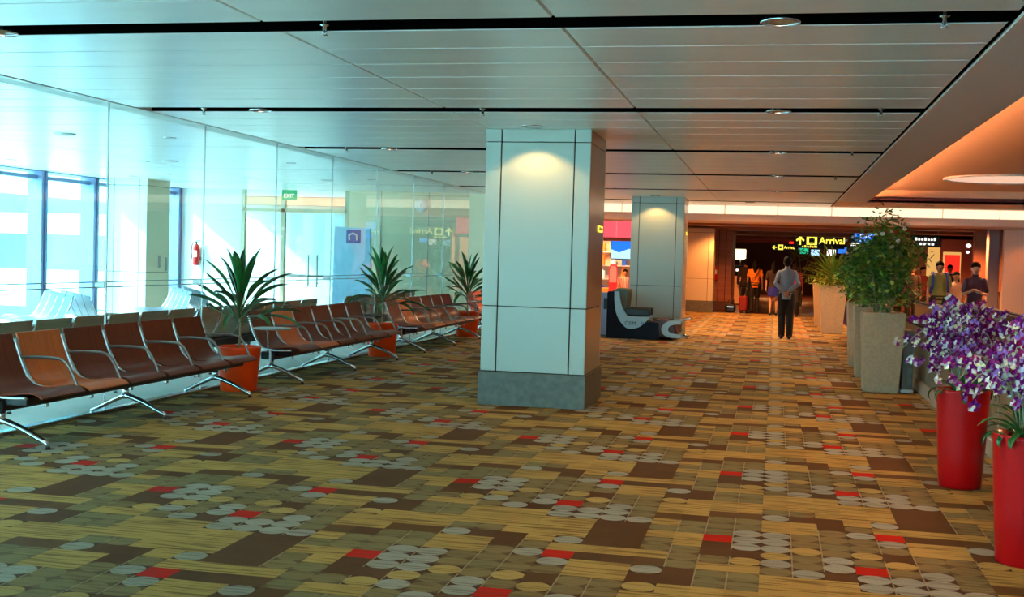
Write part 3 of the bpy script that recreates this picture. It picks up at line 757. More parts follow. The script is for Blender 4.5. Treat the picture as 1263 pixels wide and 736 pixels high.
# ------------------------------------------------------------------ orchids in red pots
def flower_mesh(name,mp,mc):
    b=MB()
    for k in range(5):
        a=k*2*pi/5+.3; L=.030 if k%2 else .026; w=.020
        c,s=cos(a),sin(a)
        V=[(0,0,0),(c*L*.55-s*w*.6,-.006,s*L*.55+c*w*.6),(c*L,.004,s*L),(c*L*.55+s*w*.6,-.006,s*L*.55-c*w*.6)]
        b.add(V,[(0,1,2,3)],0 if k!=3 else 1)
    b.ell((0,-.008,0),(.007,.009,.006),1,6,4)
    me=b.build(name,[mp,mc]); d=me.data; bpy.data.objects.remove(me); return d
FM=[flower_mesh('flower',M['pet_p'],M['pet_w']),flower_mesh('flower',M['pet_m'],M['pet_w']),flower_mesh('flower',M['pet_w'],M['pet_m']),flower_mesh('flower',M['pet_p'],M['lav']),flower_mesh('flower',M['lav'],M['pet_p'])]
def orchid(label,loc,seed,sprays,nf,S_=1,h=.72):
    R=random.Random(seed)
    t=thing('potted_orchid',label,'potted plant',loc,0,'purple orchids in tall red pots')
    b=MB(); b.lathe([(.145,0),(.15,.01),(.165,.25),(.188,h-.02),(.19,h),(.178,h),(.168,h-.06)],n=44); b.build('pot',M['red_pot'],t)
    b=MB(); b.lathe([(.17,h-.06),(.1,h-.045),(.001,h-.04)],n=20); b.build('soil',M['soil'],t)
    stems=MB(); pts=[]
    for i in range(sprays):
        az=i*2.399+R.uniform(-.3,.3); reach=R.uniform(.18,.44)*S_; top=R.uniform(.30,.55)
        if i%4==0: reach*=.4; top=.57
        c=arc([(.05*cos(az),.05*sin(az),h-.05),(reach*.35*cos(az),reach*.35*sin(az),h+top*.7),(reach*.75*cos(az),reach*.75*sin(az),h+top),(reach*1.15*cos(az),reach*1.15*sin(az),h+top*.78-.05)],6)
        stems.tube(c,.0035,5)
        for p in c[6:]:
            pts.append(p)
    stems.build('spray_stems',M['stem'],t)
    b=MB()
    for i in range(26):
        az=R.uniform(0,2*pi); blade(b,(.04*cos(az),.04*sin(az),h-.04),az,rad(R.uniform(25,85)),R.uniform(.16,.34),.045,R.uniform(.6,2.2),seg=6,pet=.1)
    for i in range(8):
        az=R.uniform(0,2*pi); blade(b,(.13*cos(az),.13*sin(az),h-.01),az,rad(20),R.uniform(.12,.2),.04,2.6,seg=6,pet=.1)
    b.build('foliage',M['leaf'],t)
    fl=[]
    for i in range(nf):
        p=R.choice(pts); j=.055
        q=(p[0]+R.gauss(0,j),p[1]+R.gauss(0,j),p[2]+R.gauss(0,j*.8)); fl.append((q,R.choice([0,0,0,1,1,1,2,2,3,4]),R.uniform(0,2*pi),R.uniform(-.8,.5),R.uniform(1.1,1.7)))
    fl.sort(key=lambda a:a[0][1])
    rest=MB()
    for i,(q,k,rz,rx,s) in enumerate(fl):
        if i<96:
            o=bpy.data.objects.new('flower',FM[k]); COL.objects.link(o); o.parent=t; o.location=q; o.rotation_euler=(rx,0,R.uniform(-1.0,1.0)); o.scale=(s,)*3
        else:
            me=FM[k]; mm=Matrix.Rotation(rz,4,'Z')@Matrix.Rotation(rx,4,'X')
            base=[0,2,4,0,6][k] if False else 0
            V=[tuple(Vector(q)+(mm@(v.co*s))) for v in me.vertices]
            F=[tuple(p.vertices) for p in me.polygons]
            o0=len(rest.v); rest.v+=V
            mm_={0:(0,2),1:(1,2),2:(2,1),3:(0,3),4:(3,0)}[k]
            for p in me.polygons: rest.f.append([v+o0 for v in p.vertices]); rest.m.append(mm_[p.material_index]); rest.sm.append(False)
    o=rest.build('blossoms',[M['pet_p'],M['pet_m'],M['pet_w'],M['lav']],t); o['kind']='stuff'
    return t
orchid('purple and cream orchid in the tall red pot farther from the camera',(1.385,9.26,0),11,26,560,.92)
orchid('purple orchid in the tall red pot nearest the camera',(1.39,6.95,0),14,22,420,.82,.71)

# ------------------------------------------------------------------ moving walkways
def walkway(label,x0,x1,ya,yb,cladm='cladwalk'):
    t=thing('moving_walkway',label,'moving walkway',(x0,ya,0),0,'moving walkways beside the hall')
    L=yb-ya; W=x1-x0
    b=MB(); b.box(.0,W,0,L,0,.02); b.build('deck',M['skirt'],t)
    b=MB(); b.box(.16,W-.16,.1,L-.1,.02,.03)
    b.build('belt',M['belt'],t)
    for sx in (0,W-.10):
        b=MB()
        y=0
        while y<L-.05:
            b.box(sx+.02,sx+.08,y+.01,min(y+2.4,L)-.01,.16,.80,0,.006); y+=2.4
        b.build('side_panel',M[cladm],t)
        b=MB(); b.box(sx-.01,sx+.11,-.02,L+.02,0,.16,0,.01); b.build('skirting',M['skirt'],t)
        b=MB(); b.box(sx-.005,sx+.105,0,L,.80,.84,0,.006); r=b.build('handrail_deck',M['steel_d'],t)
        b=MB(); b.tube(arc([(sx+.05,.12,.25),(sx+.05,-.12,.38),(sx+.05,-.16,.60),(sx+.05,.0,.83),(sx+.05,.3,.865)],5)+[(sx+.05,L-.3,.865)]+arc([(sx+.05,L,.83),(sx+.05,L+.16,.60),(sx+.05,L+.12,.38),(sx+.05,L-.12,.25)],5),.035,10,flat=.6); b.build('handrail',M['rubber'],t)
    return t
walkway('moving walkway nearest the planters with bronze side panels',1.85,3.10,1.0,27.5)
walkway('second moving walkway, carrying the man in the purple polo shirt',3.16,4.05,1.0,27.5)
t=thing('guard_rail','low guard rail along the far side of the walkways','railing',(5.9,10,0))
b=MB(); b.tube([(0,0,.98),(0,26,.98)],.03,8); b.build('top_rail',M['rubber'],t)
b=MB(); b.box(-.01,.01,.05,25.95,.12,.9); b.build('infill_panel',M['cladwalk'],t)
b=MB()
for k in range(14): b.box(-.02,.02,k*2,k*2+.04,0,.97)
b.build('posts',M['steel_d'],t)
t=thing('newel_post','dark metal post beside the nearest grey planter','post',(1.69,16.15,0))
b=MB(); b.box(-.07,.07,-.25,.25,.04,.80,0,.01); b.build('body',M['plinth'],t); b=MB(); b.box(-.085,.085,-.27,.27,0,.05,0,.008); b.build('foot',M['steel_d'],t)

# ------------------------------------------------------------------ massage chair
t=thing('massage_chair','navy massage chair with pale curved side stripe, in front of a column','massage chair',(-3.31,24.05,0))
out=[(0,0),(0,.93),(.02,.95),(.145,.95),(.16,.72),(.20,.50),(.30,.33),(.42,.22),(.53,.20),(.66,.25),(.80,.34),(.90,.36),(1.06,.35),(1.08,.0)]
for k,y in enumerate((0,.66)):
    b=MB(); b.prism(out,y,y+.07,'y'); o=b.build('side_panel',M['navy'],t)
    md=o.modifiers.new('edge','BEVEL'); md.width=.012; md.segments=2
    sw=arc([(.145,.95),(.155,.72),(.20,.50),(.30,.32),(.42,.215),(.53,.20)],5)+arc([(.53,.20),(.68,.25),(.80,.36),(.93,.48)],4)[1:]+[(.86,.455),(.43,.455)]+arc([(.43,.455),(.33,.60),(.27,.76),(.245,.95)],5)[1:]
    b=MB(); b.prism(sw,y-.012 if k==0 else y,y+.07 if k==0 else y+.082,'y'); o=b.build('side_stripe',M['sw'],t)
b=MB(); b.box(.05,1.34,.07,.66,.02,.20,0,.02); b.build('base',M['black'],t)
b=MB(); b.box(.30,.90,.09,.64,.20,.42,0,.05); b.build('seat_cushion',M['black'],t)
bk=[(.16,.42),(.12,.98),(.20,1.02),(.42,1.0),(.44,.92),(.40,.60),(.46,.42)]
b=MB(); b.prism(bk,.09,.64,'y'); o=b.build('back_cushion',M['greyfab'],t); md=o.modifiers.new('edge','BEVEL'); md.width=.04; md.segments=3
for y in (.03,.60):
    b=MB(); b.box(.36,.88,y,y+.10,.47,.62,0,.02); b.build('armrest',M['black'],t)
b=MB(); b.prism([(.95,.05),(.93,.38),(1.10,.42),(1.36,.36),(1.44,.12),(1.42,.03)],.03,.70,'y'); o=b.build('calf_rest',M['maroon'],t); md=o.modifiers.new('edge','BEVEL'); md.width=.03; md.segments=3
for y in (-.03,.69):
    b=MB(); co=arc([(1.50,.40),(1.34,.40),(1.19,.35),(1.12,.225),(1.18,.10),(1.36,.05),(1.52,.05)],5); ci=arc([(1.50,.13),(1.36,.135),(1.27,.17),(1.25,.23),(1.29,.29),(1.38,.32),(1.50,.33)],5); b.prism(co+ci,y,y+.07,'y'); b.build('foot_shell',M['sw'],t)
b=MB(); b.tube([(1.44,.05,.36),(1.56,.05,.42),(1.66,.05,.43)],.02,8); b.tube([(1.44,.66,.36),(1.56,.66,.42),(1.66,.66,.43)],.02,8); b.tube([(1.66,.05,.43),(1.66,.66,.43)],.02,8); b.tube([(1.5,.05,.08),(1.64,.05,.06)],.022,8); b.tube([(1.5,.66,.08),(1.64,.66,.06)],.022,8); b.build('foot_bar',M['steel'],t)
text('OSIM',.10,M['navy'],t,(.375,-.014,.285),name='lettering',ext=.002,sx=1.0)
b=MB(); b.prism([(.69,.295),(.715,.345),(.745,.35),(.72,.30)],-.016,-.011,'y'); b.prism([(.735,.305),(.75,.345),(.775,.355),(.757,.315)],-.016,-.011,'y'); b.build('emblem',mat('blue_emblem',S(90,140,190),.4),t)
t=thing('slot_cabinet','lavender-grey cabinet with a dark slot, just behind the massage chair','cabinet',(-3.48,25.0,0))
b=MB(); b.prism([(-.17,0),(-.19,.86),(-.10,.90),(.12,.90),(.14,0)],-.2,.2,'y'); o=b.build('body',M['lavbin'],t); md=o.modifiers.new('e','BEVEL'); md.width=.02
b=MB(); b.box(.0,.09,-.212,-.198,.55,.78,0,.004); b.build('slot',M['black'],t)
# ------------------------------------------------------------------ signs
def hang(b,w,z0,z1,y=.05):
    for x in (-w*.42,w*.42): b.tube([(x,y,z0),(x,y,z1)],.012,6)
def arrow(b,cx,cz,s,y0,y1,m=0,rot=0):
    P=[(-.09,-.5),(.09,-.5),(.09,.12),(.34,-.12),(.46,.02),(0,.5),(-.46,.02),(-.34,-.12),(-.09,.12)]
    c_,s_=cos(rot),sin(rot)
    P=[(cx+s*(x*c_-z*s_),cz+s*(x*s_+z*c_)) for x,z in P]
    b.prism(P,y0,y1,'y',m)
# big Arrival sign, text side faces the hall
t=thing('arrival_sign','large hanging black Arrival sign with yellow arrow and bag symbol','sign',(1.62,48,2.5))
b=MB(); b.box(-.95,.98,0,.12,-.26,.34,0,.02); b.build('board',M['black'],t)
b=MB(); hang(b,1.9,.34,.40); b.build('hanger',M['steel_d'],t)
b=MB(); arrow(b,-.70,.05,.36,-.012,0); b.build('arrow',M['e_yel'],t)
b=MB(); b.box(-.46,-.06,-.012,0,-.12,.26); ic=b.build('symbol_panel',M['e_yel'],t)
b=MB(); b.box(-.37,-.15,-.018,-.012,-.03,.13); b.box(-.30,-.22,-.018,-.012,.13,.17); b.box(-.34,-.18,-.018,-.012,-.08,-.05); b.build('bag_symbol',M['black'],ic)
text('Arrival',.36,M['e_yel'],t,(.02,-.012,-.06),sx=.98,bold=.006)
b=MB()
for i,(x,w_) in enumerate([(-.62,.05),(-.54,.07),(-.44,.08),(-.33,.05),(-.25,.07),(-.16,.05),(-.09,.04)]): b.box(x,x+w_,-.012,0,-.225,-.225+.05+.03*(i%2)); b.box(x+.02,x+.03,-.012,0,-.225,-.15)
b.build('small_script',M['e_yel'],t)
# small Arrival sign farther on
t=thing('arrival_sign','smaller Arrival sign with arrow pointing left, farther down the concourse','sign',(.36,52,2.30))
b=MB(); b.box(-.55,.72,0,.1,-.16,.17,0,.015); b.build('board',M['black'],t)
b=MB(); hang(b,1.0,.17,.56); b.build('hanger',M['steel_d'],t)
b=MB(); arrow(b,-.42,.0,.2,-.012,0,0,pi/2); b.build('arrow',M['e_yel'],t)
b=MB(); b.box(-.28,-.06,-.012,0,-.10,.12); ic=b.build('symbol_panel',M['e_yel'],t)
b=MB(); b.box(-.22,-.12,-.018,-.012,-.04,.06); b.build('bag_symbol',M['black'],ic)
text('Arrival',.17,M['e_yel'],t,(-.03,-.012,-.05),bold=.003)
b=MB(); b.prism([(.56,.0),(.62,.06),(.62,.02),(.68,.02),(.68,-.02),(.62,-.02),(.62,-.06)],-.012,0,'y'); b.build('pictogram',M['e_lblue'],t)
# end of travellator sign
t=thing('travellator_sign','black hanging sign headed End of Travellator in blue, right of Arrival','sign',(3.02,44,2.46))
b=MB(); b.box(-.48,.42,0,.1,-.30,.33,0,.015); b.build('board',M['black'],t)
b=MB(); hang(b,.8,.33,.42); b.build('hanger',M['steel_d'],t)
b=MB(); b.box(-.30,.40,-.008,0,-.0,.32); b.box(-.18,.22,-.008,0,-.28,-.17); b.build('blue_panel',M['e_blue'],t)
text('End of',.155,M['e_white'],t,(-.12,-.014,.17),ext=.003); text('Travellator',.145,M['e_lblue'],t,(-.28,-.014,.03),ext=.003)
b=MB()
for i in range(5): b.box(-.42+.07*i,-.37+.07*i,-.012,0,-.07,-.035+.01*(i%2))
for i in range(3): b.box(-.42+.06*i,-.38+.06*i,-.012,0,-.14,-.11)
b.build('small_script',M['e_white'],t)
# small white-on-black sign over the shops
t=thing('hanging_shop_sign','small black hanging sign with two lines of white writing, by the bushes','sign',(4.2,36,2.36))
b=MB(); b.box(-.42,.42,0,.08,-.16,.16,0,.01); b.build('board',M['black'],t)
b=MB(); hang(b,.8,.16,.36); b.build('hanger',M['steel_d'],t)
b=MB()
for i in range(7): b.box(-.30+.085*i,-.245+.085*i,-.01,0,.03,.08+.03*(i%3==0))
for i in range(4): b.box(-.18+.11*i,-.11+.11*i,-.01,0,-.10,-.035)
b.build('small_script',M['e_white'],t)
# exit sign in the lounge
t=thing('exit_sign','green EXIT sign hanging over the lounge glass doors','sign',(-10.62,24.9,2.80))
b=MB(); b.box(-.17,.17,0,.05,-.10,.13,0,.008); b.build('board',M['e_green'],t)
text('EXIT',.125,M['e_white'],t,(0,-.006,-.04),ext=.003,align='CENTER')
# clock-like round disc on the glass end
t=thing('round_wall_disc','round white disc high on the beige lounge end wall','disc',(-7.66,25.28,2.66))
b=MB()
prof=[(.001,-.05),(.13,-.045),(.15,-.02),(.15,0)]
V=[];n=28
for r,y in prof:
    for j in range(n): a=2*pi*j/n; V.append((r*cos(a),y,r*sin(a)))
F=[]
for i in range(3):
    for j in range(n): F.append((i*n+j,i*n+(j+1)%n,(i+1)*n+(j+1)%n,(i+1)*n+j))
b.add(V,F,0,True); b.build('disc_body',M['white'],t); b=MB(); b.box(-.02,.02,-.056,-.045,-.05,.05); b.build('mark',M['steel_d'],t)
# blue standee board
t=thing('information_board','tall pale blue board with dark blue telephone symbol behind the glass','information board',(-8.72,23.9,0),0)
b=MB(); b.prism([(-.46,.0),(-.42,2.12),(.36,2.10),(.44,.0)],0,.08,'y'); b.build('board',mat('pale_blue_board',S(150,190,216),.4),t)
b=MB(); b.box(-.5,.48,-.12,.2,0,.04,0,.01); b.build('base',M['steel_d'],t)
b=MB(); b.box(-.16,.16,-.012,0,1.78,2.06,0,.004); b.build('symbol_panel',mat('dark_blue',S(24,50,140),.4),t)
b=MB(); b.tube([(-.08,-.02,1.84),(-.09,-.02,1.95),(0,-.02,1.99),(.08,-.02,1.95),(.09,-.02,1.84)],.022,6); b.build('symbol',M['white'],t)
# fire extinguishers
def ext(lab,loc,rz=0):
    t=thing('mounted_fire_extinguisher',lab,'fire extinguisher',loc,rz)
    b=MB(); b.lathe([(.001,0),(.065,.005),(.075,.03),(.075,.40),(.05,.47),(.025,.49)],n=20); b.build('cylinder',mat('extinguisher_red',S(206,22,24),.3),t)
    b=MB(); b.tube([(0,0,.48),(0,0,.54)],.018,8); b.box(-.02,.09,-.012,.012,.54,.555); b.box(-.02,.09,-.012,.012,.57,.585); b.build('valve',M['black'],t)
    b=MB(); b.tube(arc([(0,-.02,.53),(-.07,-.05,.5),(-.10,-.05,.35),(-.085,-.05,.15)],4),.010,6); b.build('hose',M['black'],t)
    b=MB(); b.box(-.05,.05,-.079,-.07,.2,.34); b.build('plate',M['white'],t)
    b=MB(); b.box(-.085,.085,.07,.09,.12,.2); b.build('bracket',M['steel_d'],t)
    return t
ext('red fire extinguisher on the white end wall of the lounge',(-13.0,25.21,1.18))
ext('red fire extinguisher on the orange-brown wood-clad pier',(-1.93,40.108,1.0))
# notice panels on the lounge column
t=thing('wall_intercom','pair of slim dark panels on the lounge column side','panel',(-12.295,22.2,1.15))
b=MB(); b.box(-.005,.02,.0,.07,0,.26,0,.004); b.build('left_panel',M['steel_d'],t); b=MB(); b.box(-.005,.02,.28,.35,-.06,.22,0,.004); b.build('right_panel',M['steel_d'],t)

# ------------------------------------------------------------------ shop behind the columns
b=MB(); b.box(-9.2,-3.2,37.6,37.8,0,2.9); struct(b.build('wall_shop',M['orange_ceiling']),'bright back wall of the shop')
b=MB(); b.box(-3.25,-3.1,34.2,37.6,0,2.9); struct(b.build('wall_shop',M['orange_ceiling']))
t=thing('shop_fascia','glowing pink-red shop fascia behind the columns','shop front',(-9,33.9,2.12))
b=MB(); b.box(0,5.8,0,.3,.10,.62,0,.02); b.build('fascia_panel',M['e_pink'],t)
b=MB(); b.box(0,5.85,-.05,.32,.0,.10,0,.01); b.build('lower_edge',M['wallwood'],t)
b=MB(); b.box(0,5.8,-.02,.3,.62,.73,0,.01); b.build('upper_band',mat('orange_red',S(224,84,40),.5,0,(1,.15,.05,1),.35),t)
b=MB()
for i in range(12): b.box(.3+i*.47,.33+i*.47,-.012,0,.12,.60)
b.build('rib',mat('pale_pink',S(240,150,150),.5,0,(1,.3,.3,1),.4),t)
t=thing('shop_shelving','tall lit shop shelving behind the red standing sign','shelving',(-6.2,36.8,0))
b=MB(); b.box(0,2.9,.35,.4,0,2.1); 
b.build('back_panel',M['orange_ceiling'],t)
for k in range(5):
    b=MB(); b.box(0,2.9,0,.35,.12+k*.42,.15+k*.42,0,.004); b.build('shelf',M['white'],t)
b=MB(); b.box(-.03,0,0,.4,0,2.1); b.box(2.9,2.93,0,.4,0,2.1); b.build('upright',M['wallbrown'],t)
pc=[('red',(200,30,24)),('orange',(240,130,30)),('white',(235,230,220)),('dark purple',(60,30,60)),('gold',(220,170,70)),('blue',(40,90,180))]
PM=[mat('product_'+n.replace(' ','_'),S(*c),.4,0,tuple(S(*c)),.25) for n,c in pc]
R=random.Random(4); pm={}
shn=['bottom','second','third','fourth','top']
for k in range(5):
    for j in range(8):
        ci=R.randrange(6); w_=R.uniform(.12,.2); h_=R.uniform(.16,.3)
        key=ci
        b=MB(); b.box(-w_/2,w_/2,-.1,.1,0,h_,0,.01); b.box(-w_/4,w_/4,-.03,.03,h_,h_+.03)
        o=b.build('boxed_product',PM[ci]); o.location=(-5.95+j*.34,36.98,.151+k*.42)
        tag(o,'%s boxed product on the %s shop shelf, %s from the left end'%(pc[ci][0],shn[k],['first','second','third','fourth','fifth','sixth','seventh','eighth'][j]),'box','boxed goods on the shop shelving')
lamp('POINT','shop_interior_lamp',(-5.2,35.6,2.5),160,(1,.62,.34),size=.2)
t=thing('shop_screen','bright blue display screen hanging inside the shop','screen',(-4.36,35.4,1.62))
b=MB(); b.box(-.45,.45,0,.08,-.03,.55,0,.01); b.build('housing',M['black'],t)
b=MB(); b.box(-.43,.43,-.012,0,.0,.52); b.build('screen',M['e_blue'],t); b=MB(); b.prism([(-.43,.0),(.43,.0),(.43,.2),(.1,.3),(-.2,.18),(-.43,.28)],-.02,-.012,'y'); b.build('screen_image',M['e_lblue'],t)
b=MB(); b.tube([(-.3,.05,.5),(-.3,.05,1.2)],.012,6); b.tube([(.3,.05,.5),(.3,.05,1.2)],.012,6); b.build('hanger',M['steel_d'],t)
t=thing('standing_sign','rounded red and pink standing sign at the shop front','sign',(-4.21,31.6,0))
b=MB(); b.prism([(-.11,.45),(-.11,1.36),(-.08,1.46),(.08,1.46),(.11,1.36),(.11,.45)],0,.03,'y'); b.build('board',mat('sign_red',S(206,30,30),.5,0,(1,.02,.02,1),.35),t)
b=MB(); b.prism([(-.09,.98),(-.09,1.33),(-.06,1.42),(.06,1.42),(.09,1.33),(.09,.98)],-.006,0,'y'); b.build('upper_panel',mat('sign_pink',S(226,120,100),.5,0,(1,.3,.2,1),.3),t)
b=MB(); b.tube([(0,.03,0),(0,.03,.5)],.015,8); b.lathe([(.16,0),(.15,.015),(.02,.025)],n=20); b.build('stand',M['steel'],t)
t=thing('lit_counter','low white and orange lit shop counter at the left','counter',(-5.0,32.6,0))
b=MB(); b.box(0,.55,0,.5,.02,.44,0,.02); b.build('front',M['e_amber'],t); b=MB(); b.box(-.03,.58,-.03,.53,.44,.50,0,.01); b.build('top',M['white'],t)
b=MB(); b.box(0,.55,.1,.5,.5,.80,0,.03); b.build('display',PM[1],t)
# wall lamp cabinet and lit things down the concourse
t=thing('kiosk','orange kiosk with a bright lamp box on top, beyond the wood-clad pier','kiosk',(-1.5,46,0))
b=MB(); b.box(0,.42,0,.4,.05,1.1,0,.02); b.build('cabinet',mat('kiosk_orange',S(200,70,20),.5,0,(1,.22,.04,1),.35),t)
b=MB(); b.box(0,.42,0,.4,1.1,1.5,0,.01); b.build('upper_case',M['black'],t); b=MB(); b.box(.05,.37,-.01,0,1.28,1.36); b.build('label_strip',M['e_white'],t)
b=MB(); b.box(-.03,.40,-.02,.3,1.72,2.12,0,.02); b.build('lamp_box',mat('lamp_box_lit',S(0,0,0),.5,0,(1,.8,.4,1),1.5),t); b=MB(); b.tube([(.2,.2,1.5),(.2,.2,1.74)],.02,8); b.build('neck',M['steel_d'],t)
scr=[(1.13,2.16,M['e_green'],'green'),(1.57,2.10,M['e_lblue'],'pale blue'),(2.2,2.12,M['e_white'],'white'),(2.62,2.22,M['e_blue'],'deep blue')]
for (x,z,m_,nm) in scr:
    t=thing('flight_screen','small %s lit screen hanging beneath the Arrival sign'%nm,'screen',(x,50,z))
    b=MB(); b.box(-.19,.19,0,.06,-.15,.15,0,.008); b.build('housing',M['black'],t); b=MB(); b.box(-.17,.17,-.01,0,-.12,.12); b.build('screen',m_,t)
    b=MB(); b.tube([(0,.03,.15),(0,.03,2.86-z)],.012,6); b.build('hanger',M['steel_d'],t)
t=thing('lit_doorway_panel','bright red glowing panel beyond the walkways','panel',(6.17,45,0))
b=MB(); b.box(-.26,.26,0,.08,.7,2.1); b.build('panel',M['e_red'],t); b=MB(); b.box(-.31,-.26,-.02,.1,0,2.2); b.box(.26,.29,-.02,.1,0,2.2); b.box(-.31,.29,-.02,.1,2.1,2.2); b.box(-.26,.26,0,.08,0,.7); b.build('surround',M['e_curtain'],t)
t=thing('glowing_curtain','tall amber curtain panel with a glow put into its colour, left of the red panel','curtain',(5.37,44,0))  # curtain emits on its own; no lamp stands behind it
b=MB()
V=[];n=30
for z in (.6,2.55):
    for i in range(n+1): V.append((-.21+.42*i/n+(0.05 if z>2 else 0),.05*sin(i*1.3),z))
for z in (.6,2.55):
    for i in range(n+1): V.append((-.21+.42*i/n+(0.05 if z>2 else 0),.05*sin(i*1.3)+.02,z))
m_=n+1; F=[]
for i in range(n): F+= [(i,i+1,m_+i+1,m_+i),(2*m_+i+1,2*m_+i,3*m_+i,3*m_+i+1)]
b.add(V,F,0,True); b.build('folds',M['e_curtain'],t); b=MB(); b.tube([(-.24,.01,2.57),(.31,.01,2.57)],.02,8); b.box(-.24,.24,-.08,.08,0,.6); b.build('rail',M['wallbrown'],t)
for i,(x,z,s,l) in enumerate(((6.55,2.42,.09,'round white hanging lantern, upper left of the lantern cluster'),(6.97,2.44,.11,'bell-shaped white hanging lantern, upper right of the cluster'),(6.90,2.12,.14,'wide white hanging lantern, lowest of the cluster'),(6.58,2.20,.06,'tiny warm lantern at the lower left of the cluster'))):
    t=thing('hanging_lantern',l,'lantern',(x,44 if i<2 else 44.35,z),0,'hanging lanterns'); b=MB(); b.ell((0,0,0),(s,s,s*.55 if i==2 else s*.8)); b.build('shade',M['e_white'],t); b=MB(); b.tube([(0,0,s*.5),(0,0,2.86-z)],.006,5); b.build('cord',M['black'],t)
b=MB(); b.box(4.6,11.9,46,46.2,0,2.86); struct(b.build('wall_shop',M['wallrose']),'rose-brown shop wall beyond the walkways')
b=MB(); b.box(-9.1,-2.1,43.2,43.4,0,2.86); struct(b.build('wall_shop',M['wallwood']))
t=thing('lit_shop_sign','small glowing red sign panel deep in the dark concourse','sign',(.95,58,2.55)); b=MB(); b.box(-.35,.35,0,.1,-.12,.12,0,.02); b.build('panel',M['e_red'],t); b=MB(); b.tube([(0,.05,.12),(0,.05,.32)],.015,6); b.build('hanger',M['steel_d'],t)
t=thing('indoor_tree','small bare pale-branched tree in the dark concourse','tree',(1.0,47,0))
b=MB(); b.tube([(0,0,.0),(0,0,1.1),(.03,0,1.3)],[.05,.04,.03],8)
for dx,dz in ((-.30,.8),(.26,.85),(-.12,.95),(.36,.5)): b.tube(arc([(.02,0,1.15),(dx*.45,0,1.4),(dx,0.1*dx,1.2+dz)],4),[.022]*4+[.014]*5,6)
b.build('trunk',M['stem'],t); b=MB(); leaves(b,260,(0,0,2.0),(.5,.4,.3),random.Random(2),.1,.2); b.build('foliage',M['leaf_o'],t)

# ------------------------------------------------------------------ people
def lerp(a,b,t): return tuple(a[k]+(b[k]-a[k])*t for k in range(3))
def remesh(o,v,sm=4):
    r=o.modifiers.new('skin','REMESH'); r.mode='VOXEL'; r.voxel_size=v; r.use_smooth_shade=True
    s=o.modifiers.new('relax','SMOOTH'); s.factor=.5; s.iterations=sm
def hand(b,wr,d,palm_n,s=1,curl=.5,side=1):
    """palm, four unequal bent fingers and a thumb; d = direction of the hand, palm_n = palm normal"""
    d=Vector(d).normalized(); n=Vector(palm_n); n=(n-d*n.dot(d)).normalized(); x=d.cross(n)*side
    W=Vector(wr)
    P=lambda a,l,c: tuple(W+x*a*s+d*l*s+n*c*s)
    b.cap([P(0,0,0),P(0,.05,0)],[.026*s,.030*s],10)
    for a in (-.026,-.009,.009,.026): b.cap([P(a*.6,.02,0),P(a,.085,0)],[.017*s,.013*s],8)
    for a,L in ((-.030,.062),(-.010,.078),(.011,.084),(.031,.074)):
        k=[P(a,.085,0)]; ang=0; p=Vector(k[0])
        for seg in (.45,.32,.23):
            ang+=curl*.7; p=p+(d*cos(ang)+n*sin(ang))*L*seg*s; k.append(tuple(p))
        b.cap(k,[.0105*s,.0098*s,.009*s,.0078*s],8)
    b.cap([P(.02,.02,.008),P(.050,.055,.018),P(.056,.085,.03)],[.014*s,.012*s,.009*s],8)
